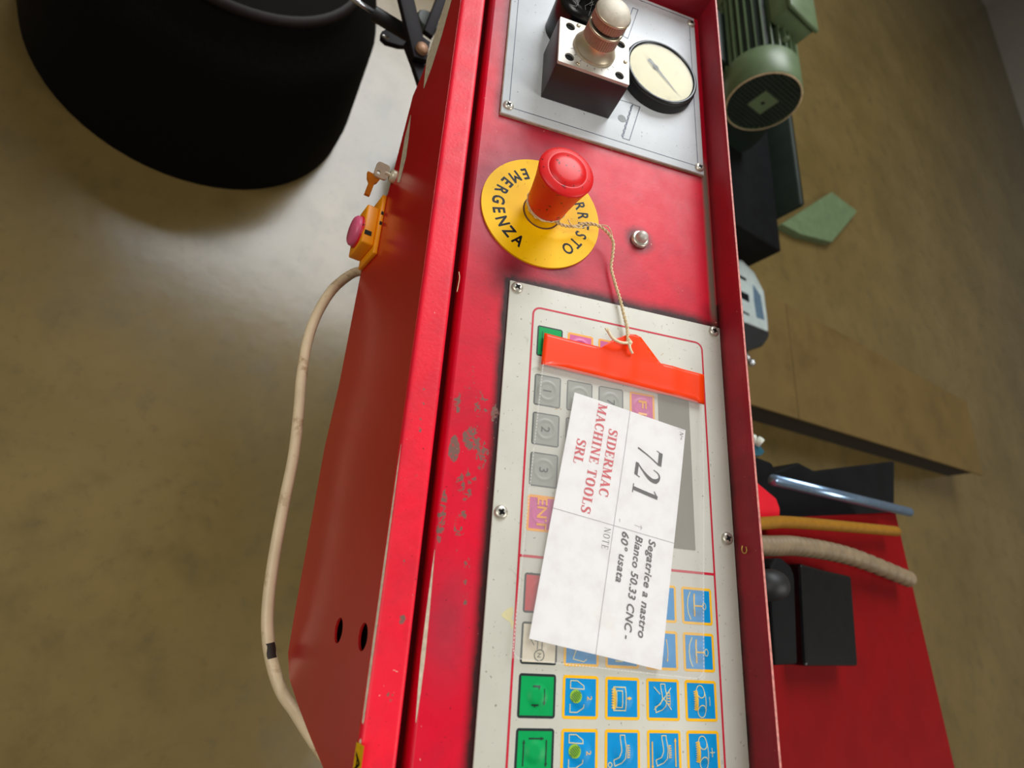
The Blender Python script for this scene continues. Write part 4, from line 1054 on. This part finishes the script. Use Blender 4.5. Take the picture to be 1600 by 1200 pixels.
part('slot', fbox(bx1 - 19, bx1 - 15, S0 + .9, S0 + 5, 7.5, 13.2), 'cross_dark', sb)
for q in (bx0 + 17, bx0 + 27): part('screw_hole', fbox(q, q + 3.2, S0 - .4, S0 + 1, .8, 2.8), 'cross_dark', sb)
kx, ks = on_face(617, 277)
lk = thing('cam_lock', 'small cam lock with nickel key and orange fob above the yellow box', 'lock', face(kx, ks, 0))
part('lock_barrel', flathe([(5.5, 0), (5.5, 3), (4.4, 4.4), (.01, 4.6)], kx, ks, 20), 'key_nickel', lk)
km = MB().lathe([(1.6, 0), (1.6, 6)], c=face(kx, ks, 3), axis=NO, n=12)
km2 = outline([rrect(-6.5, 6, 6.5, 17.5, 3), circle(2.5, 14, 1.6)], -.9, .9); km2.xf(lambda v: face(kx + v.x * .8, ks + v.z + v.x * .5, v.y))
km.join(km2); part('key_blade', km, 'key_nickel', lk, label='nickel key')
fb = MB(); fb.prism([(-6, 0), (6, 0), (4.4, 6), (2.2, 9), (2.2, 22), (-2.2, 22), (-2.2, 9), (-4.4, 6)], -1.5, 1.5)
fb.xf(lambda v: face(kx + 3 + v.y * .62, ks + 5 + v.z + v.y * .5, 16 + v.x)); part('key_fob', fb, 'key_tag_orange', lk, label='orange plastic key fob')

cb_px = [((565, 424), 2), ((548, 429), 16), ((520, 452), 28), ((496, 490), 34), ((480, 535), 36), ((471, 590), 36), ((467, 640), 36), ((459, 710), 36), ((445, 780), 36), ((430, 860), 36), ((420, 930), 36), ((418, 985), 36), ((425, 1035), 34), ((440, 1080), 28), ((460, 1115), 18), ((478, 1140), 5)]
def offplane(px, py, off): q = on_face(px, py, off); return face(q[0], q[1], off)
# the loop stands away from the side sheet, about 150 mm below the panel
cps = []
for (px, py), off in cb_px:
    cps.append(atp(px, py, -150 + 0))
cps[0] = atp(566, 423, -168); cps[1] = atp(548, 429, -164); cps = [atp(640, 405, -175), atp(600, 415, -172)] + cps[:-2] + [atp(460, 1110, -155), atp(482, 1145, -158), atp(510, 1185, -160), atp(560, 1240, -165)]
cab = MB().tube(smooth(cps, 8), 4.3, n=16)
cb = thing('cream_cable', 'cream cable with a dark tape mark looping out beside the red side sheet', 'cable', cps[2])
cpath = smooth(cps, 8); tp = atp(426, 1018, -150)
part('sheath', cab, 'cable_cream', cb)
i0 = min(range(len(cpath)), key=lambda i: (cpath[i] - tp).length)
c0 = cpath[i0]; dd = (cpath[i0 + 1] - cpath[i0 - 1]).normalized()
patch = MB(); vs = []; sd = Vector((0, 1, 0)); sd = (sd - dd * sd.dot(dd)).normalized(); up_ = dd.cross(sd); up_ = up_ if up_.z > 0 else -up_
for i in range(7):
    hw_ = 3.4 * math.sin(PI * (i + .6) / 7.2)
    for j in range(6):
        a = -.35 + j * .3
        vs.append(c0 + dd * ((i - 3) * 1.7) * 1.0 + (sd * math.sin(a + .15 * math.sin(i)) + up_ * math.cos(a + .15 * math.sin(i))) * 4.45 + dd * (hw_ * .3 * (j - 2.5) / 2.5))
patch.add(vs, [[i * 6 + j, (i + 1) * 6 + j, (i + 1) * 6 + j + 1, i * 6 + j + 1] for i in range(6) for j in range(5)], 0, True)
part('tape_mark', patch, 'cable_tape', cb, label='dark tape mark on the cable')

# ================================================================== FLOOR SIDE THINGS
# hinge / gas spring under the far end of the console
def wmm(v): return v * 1000
def aw(px, py, z): return wmm(atw(px, py, z))
hz = 0.80
gs = thing('gas_spring_hinge', 'black hinge bracket with gas spring at the far end of the console', 'hinge', aw(656, 82, hz), 'world')
def bar(p0, p1, wd, hgt, bev=1.0):
    p0, p1 = Vector(p0), Vector(p1); d = (p1 - p0).normalized(); sd = d.cross(Vector((0, 0, 1))).normalized(); up = sd.cross(d); L = (p1 - p0).length
    m_ = MB().box((0, -wd / 2, -hgt / 2), (L, wd / 2, hgt / 2), 0, bev); m_.xf(lambda v: p0 + d * v.x + sd * v.y + up * v.z); return m_
part('arm', bar(aw(624, -40, hz), aw(657, 95, hz), 22, 8), 'hinge_black', gs)
m_ = MB().prism([tuple(aw(*p, hz)[:2]) for p in ((636, 60), (662, 50), (676, 60), (668, 100), (662, 135), (648, 92))], hz * 1000 - 14, hz * 1000 - 6, bev=1)
part('bracket', m_, 'hinge_black', gs)
part('arm', bar(aw(700, -30, hz - .03), aw(668, 55, hz - .03), 14, 8), 'hinge_black', gs)
part('spring_cylinder', MB().tube([aw(583, 20, hz - .03), aw(586, 22, hz - .03), aw(652, 62, hz - .02)], 9.5, n=20), 'black_rubber', gs)
part('spring_rod', MB().tube([aw(520, -22, hz - .03), aw(585, 20, hz - .03)], 3.2, n=14), 'rod_steel', gs, label='bright steel spring rod')
m_ = MB().prism([tuple(aw(*p, hz - .05)[:2]) for p in ((597, 48), (604, 45), (640, 50), (648, 72), (625, 71), (604, 65), (596, 57))], hz * 1000 - 58, hz * 1000 - 50, bev=1)
part('hook', m_, 'hinge_black', gs)
part('hook_pin', MB().tube([aw(597, 54, hz - .04), aw(608, 60, hz - .04)], 2.0, n=10), 'rod_steel', gs)
part('pivot_bolt', MB().lathe([(8, 0), (8, 6), (6.5, 8), (.01, 8.5)], c=aw(656, 82, hz) + Vector((0, 0, 3)), n=24), 'bolt_rust', gs, label='rusty pivot bolt head')
part('spacer_disc', MB().lathe([(17, 0), (17, 10), (15, 12)], c=aw(664, 40, hz - .06), n=32), 'grille_dark', gs, label='grey spacer disc')

# black drum at the upper left
c_ = aw(372, -150, 0.42)
dr = thing('black_drum', 'large black round tub standing on the floor in the dark corner', 'drum', (c_.x, c_.y, 0), 'world')
rad = (aw(372, -150, .42) - aw(372, 36, .42)).length * .92
part('drum_body', MB().lathe([(rad * 1.38, 0), (rad * 1.38, 60), (rad * 1.27, 300), (rad * 1.18, 360), (rad, 395), (rad, 420), (rad * .96, 430)], c=(c_.x, c_.y, 0), n=64), 'drum_black', dr)  # lower body flared to stand in for shadow and reflection on the floor
part('drum_rim', MB().lathe([(rad * .99, 412), (rad * 1.01, 416), (rad * 1.01, 426), (rad * .985, 431), (rad * .96, 431)], c=(c_.x, c_.y, 0), n=64, cap=False), 'drum_rim', dr)

# electric motor
mc = aw(1192, 161, 0.62); dist = (mc / 1000 - (M @ (CAM_P / 1000))); depth = dist.dot((M.to_3x3() @ fwd)) * 1000; R_ = 57.5 / F * depth
mo = thing('electric_motor', 'green electric motor with chipped fan cover and square grille', 'motor', mc, 'world')
AX = (-1, 0, 0)
ref = (0, 1, 0)
part('fan_cover', MB().lathe([(R_ * .9, 6), (R_ * .97, 0), (R_, 4), (R_, R_ * .95), (R_ * .97, R_), (R_ * .9, R_)], c=mc, axis=AX, n=64, cap=False), 'motor_green', mo)
part('worn_rim', MB().lathe([(R_ * .945, -.6), (R_ * .965, -1.2), (R_ * .985, .6)], c=mc, axis=AX, n=64, cap=False), 'motor_worn', mo, label='rim with paint chipped to primer')
# grille
gr = MB(); rr = R_ * .92; st = R_ * .105
k = -9
yy = -8.5 * st
for i in range(-9, 10):
    a = i * st; hl = math.sqrt(max(0, rr * rr - a * a))
    for (h0, h1) in ([(-hl, hl)]):
        gr.box(mc + Vector((-4, a - st * .22, h0)), mc + Vector((-1, a + st * .22, h1)))
        gr.box(mc + Vector((-4.5, h0, a - st * .22)), mc + Vector((-1.2, h1, a + st * .22)))
part('grille', gr, 'motor_green_dark', mo)
part('grille_plate', MB().box(mc + Vector((-5, -R_ * .28, -R_ * .28)), mc + Vector((-.2, R_ * .28, R_ * .28))), 'motor_green', mo, label='square plate in the middle of the grille')
part('centre_hole', MB().lathe([(R_ * .05, 0), (R_ * .05, 1)], c=mc + Vector((.1, 0, 0)), axis=(1, 0, 0), n=16), 'hole_black', mo)
part('fan_well', MB().lathe([(R_ * .9, 30), (R_ * .9, 31)], c=mc, axis=AX, n=40), 'hole_black', mo)
Lm = R_ * 2.6
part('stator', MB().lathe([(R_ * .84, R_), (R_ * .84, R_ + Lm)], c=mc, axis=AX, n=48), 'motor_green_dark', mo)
FIN = None
for i in range(30):
    a = 2 * PI * i / 30
    m_ = MB().box((0, -1.6, R_ * .82), (-(Lm), 1.6, R_ * .97))
    m_.xf(lambda v: Vector((v.x - R_, v.y * math.cos(a) - v.z * math.sin(a), v.y * math.sin(a) + v.z * math.cos(a))))
    part('cooling_fin', m_, 'motor_green', mo, loc=mc)
part('end_bell', MB().lathe([(R_ * .98, R_ + Lm), (R_ * .98, R_ * 1.5 + Lm), (R_ * .5, R_ * 1.7 + Lm)], c=mc, axis=AX, n=48), 'motor_green', mo)
tb_ = part('terminal_box', MB().box(mc + Vector((-R_ * 3.0, -R_ * .62, R_ * .8)), mc + Vector((-R_ * 1.75, R_ * .55, R_ * 1.35)), 0, 6), 'motor_green', mo)
part('box_lid', MB().box(mc + Vector((-R_ * 3.05, -R_ * .67, R_ * 1.33)), mc + Vector((-R_ * 1.7, R_ * .6, R_ * 1.45)), 0, 4), 'motor_green', tb_)
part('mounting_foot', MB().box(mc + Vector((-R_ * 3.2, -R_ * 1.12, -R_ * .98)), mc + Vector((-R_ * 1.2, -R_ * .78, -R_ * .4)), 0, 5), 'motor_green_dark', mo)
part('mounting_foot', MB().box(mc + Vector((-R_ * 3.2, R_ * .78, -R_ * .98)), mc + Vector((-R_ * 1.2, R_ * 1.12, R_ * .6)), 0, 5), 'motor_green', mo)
part('lifting_lug', MB().lathe([(7, 0), (7, 12), (4, 16)], c=mc + Vector((-R_ * 1.25, -R_ * .25, R_ * .9)), n=16), 'motor_green', mo)

gb = thing('gearbox', 'dark green gearbox column standing below the green motor', 'gearbox', (mc.x - R_ * 1.5, mc.y + R_, 0), 'world')
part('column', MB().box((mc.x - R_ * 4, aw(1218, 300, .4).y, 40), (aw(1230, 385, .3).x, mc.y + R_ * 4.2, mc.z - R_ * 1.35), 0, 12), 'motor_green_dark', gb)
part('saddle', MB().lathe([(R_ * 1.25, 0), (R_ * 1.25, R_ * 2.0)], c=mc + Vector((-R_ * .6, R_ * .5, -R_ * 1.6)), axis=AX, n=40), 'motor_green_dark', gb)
q = [aw(*p, .04) for p in ((1222, 350), (1300, 300), (1340, 330), (1300, 378), (1252, 366))]
part('foot', MB().prism([tuple(p[:2]) for p in q], 0, 40, bev=2), 'motor_green', gb)
bb = aw(1215, 395, 0)
pl0, pl1 = aw(1100, 318, .42), aw(1213, 318, .42)
single('shade_filler', MB().box((mc.x - 900, pl0.y, 0), (pl0.x, pl1.y, 420), 0, 8), 'machine_black', 'added black plinth in shadow under the green motor', 'filler', (mc.x - 500, mc.y, 0), 'world')  # dark box added where the floor lies in shade

# olive sheet platform on the right with a joint
pzv = 0.16
A = [aw(*p, pzv) for p in ((1172, 631), (1250, 655))]
slope = (A[1].x - A[0].x) / (A[1].y - A[0].y)
y0, y1 = 260.0, 3600.0
xA = A[0].x + slope * (y0 - A[0].y); xB = A[0].x + slope * (y1 - A[0].y)
jt = aw(1238, 560, pzv); jy = jt.y
pf = thing('floor_platform', 'low olive sheet steel platform with a long joint behind the console', 'platform', (A[0].x - 300, A[0].y, 0), 'world')
def plank(ya, yb, name='deck_sheet'):
    xa = A[0].x + slope * (ya - A[0].y); xb = A[0].x + slope * (yb - A[0].y)
    part(name, MB().prism([(xa, ya), (xb, yb), (-1050, yb), (-1050, ya)], 150, 160, bev=.8), 'plate_olive', pf)
plank(y0, jy - 2.0); plank(jy + 2.0, y1)
part('skirt', MB().prism([(xA - 20, y0 + 4), (xB - 20, y1 - 4), (-1040, y1 - 4), (-1040, y0 + 4)], 0, 149.5), 'joint_shade_dark', pf)  # dark colour holds the shadow below the deck edge, also shows in the joint

# silver hand lamp / motor seen beside the flange
z1 = 0.34
lc = aw(1165, 490, z1)
wl = thing('work_light', 'silver work light with black windows and dark rubber end beside the flange', 'work light', lc - Vector((0, 0, 60)), 'world')
P = [aw(*p, z1) for p in ((1130, 405), (1160, 405), (1180, 425), (1195, 455), (1201, 500), (1202, 520), (1165, 505), (1130, 500))]
part('housing', MB().prism([tuple(p[:2]) for p in P], z1 * 1000 - 90, z1 * 1000, bev=9), 'lamp_silver', wl)
for (q0, q1) in (((1146, 424), (1166, 440)), ((1148, 449), (1171, 473)), ((1150, 480), (1171, 494))):
    a, b_ = aw(*q0, z1), aw(*q1, z1); part('window', MB().box((a.x, a.y, z1 * 1000 - 6), (b_.x, b_.y, z1 * 1000 + 1.2), 0, 2), 'machine_black', wl)
P = [aw(*p, z1) for p in ((1176, 444), (1188, 462), (1194, 500), (1182, 496), (1178, 470))]
part('blue_panel', MB().prism([tuple(p[:2]) for p in P], z1 * 1000 - 4, z1 * 1000 + 1.5, bev=.5), 'lamp_blue', wl)
P = [aw(*p, z1) for p in ((1130, 496), (1165, 503), (1202, 518), (1201, 528), (1192, 541), (1172, 548), (1130, 548))]
part('rubber_end', MB().prism([tuple(p[:2]) for p in P], z1 * 1000 - 95, z1 * 1000 + 3, bev=8), 'black_rubber', wl)
part('end_knob', MB().tube([aw(1160, 545, z1 - .04), aw(1172, 566, z1 - .04)], 9, n=16).lathe([(.01, -12), (10, -8), (12, 0), (10, 8), (.01, 12)], c=aw(1174, 567, z1 - .04), n=20), 'rod_steel', wl)
part('stand', MB().tube([lc - Vector((0, 0, 60)), Vector((lc.x, lc.y, 160))], 14, n=14), 'machine_black', wl)

# saw machine parts at the right
zs = 0.86
sw = thing('band_saw_body', 'red band saw body, shade put into its colour, seen past the rear flange', 'saw machine', (aw(1230, 1050, zs).x, aw(1230, 1050, zs).y, 0), 'world')
P = [aw(*p, zs) for p in ((1150, 812), (1400, 800), (1500, 1230), (1150, 1230))]
part('body', MB().prism([tuple(p[:2]) for p in P], 0, zs * 1000, bev=3), 'machine_red_shaded', sw)
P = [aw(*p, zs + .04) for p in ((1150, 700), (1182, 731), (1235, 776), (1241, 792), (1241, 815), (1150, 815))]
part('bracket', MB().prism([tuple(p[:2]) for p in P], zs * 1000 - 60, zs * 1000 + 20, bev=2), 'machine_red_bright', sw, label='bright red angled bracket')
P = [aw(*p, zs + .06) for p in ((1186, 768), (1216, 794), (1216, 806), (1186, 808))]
part('bracket_shade', MB().prism([tuple(p[:2]) for p in P], zs * 1000 + 10, zs * 1000 + 22), 'machine_red_shaded', sw)  # dark patch on the bracket painted as its shaded side
P = [aw(*p, zs - .06) for p in ((1150, 712), (1182, 712), (1208, 722), (1215, 735), (1250, 722), (1275, 735), (1400, 720), (1400, 830), (1150, 830))]
part('vice_slide', MB().prism([tuple(p[:2]) for p in P], 500, zs * 1000 - 62, bev=4), 'machine_black', sw, label='black vice slide')
rod = single('guide_rod', MB().tube([aw(1208, 750, zs + .012), aw(1420, 800, zs + .012)], 8, n=20), 'rod_blue_steel', 'polished blue grey steel rod beside the red bracket', 'rod', aw(1215, 752, zs), 'world')
single('yellow_hose', MB().tube(smooth([aw(1150, 822, zs + .03), aw(1200, 817, zs + .03), aw(1250, 817, zs + .03), aw(1400, 830, zs + .02)], 8), 8.0, n=20), 'hose_yellow', 'brownish yellow smooth hose crossing the red saw body', 'hose', aw(1200, 817, zs + .03), 'world')
hp = smooth([aw(1150, 852, zs + .03), aw(1200, 853, zs + .03), aw(1250, 854, zs + .03), aw(1330, 870, zs + .03), aw(1420, 905, zs + .02)], 30)
single('corrugated_hose', MB().tube(hp, 12, n=24, rads=[12.8 if (i // 2) % 2 else 10.6 for i in range(len(hp))]), 'hose_beige', 'beige corrugated conduit hose below the yellow hose', 'hose', aw(1200, 853, zs + .03), 'world')
lv = thing('clamp_lever', 'black clamp lever with round hub against the red saw body', 'lever', aw(1225, 950, zs), 'world')
P = [aw(*p, zs + .05) for p in ((1204, 885), (1212, 872), (1222, 872), (1236, 884), (1242, 900), (1247, 1038), (1212, 1040), (1207, 960))]
part('arm', MB().prism([tuple(p[:2]) for p in P], zs * 1000, zs * 1000 + 50, bev=3), 'machine_black', lv)
part('hub', MB().tube([aw(1180, 916, zs + .06), aw(1208, 914, zs + .065), aw(1216, 914, zs + .065)], 20, n=28, rads=[17, 17.5, 15]), 'black_rubber', lv)
P = [aw(*p, zs + .02) for p in ((1240, 880), (1275, 890), (1320, 900), (1330, 1040), (1247, 1040))]
part('grip', MB().prism([tuple(p[:2]) for p in P], zs * 1000, zs * 1000 + 30, bev=4), 'black_gloss', lv)
tz = zs - .03
tc = thing('teal_connector', 'small teal connector with two white tips', 'connector', aw(1184, 700, tz), 'world')
part('body', MB().prism([tuple(aw(*p, tz)[:2]) for p in ((1172, 692), (1184, 690), (1196, 706), (1190, 712), (1176, 712))], tz * 1000 - 45, tz * 1000, bev=2), 'teal_plastic', tc)
part('tip', MB().tube([aw(1182, 695, tz), aw(1190, 685, tz + .01)], 5, n=12), 'white_plastic', tc); part('tip', MB().tube([aw(1176, 692, tz), aw(1178, 682, tz + .01)], 4, n=12), 'white_plastic', tc)
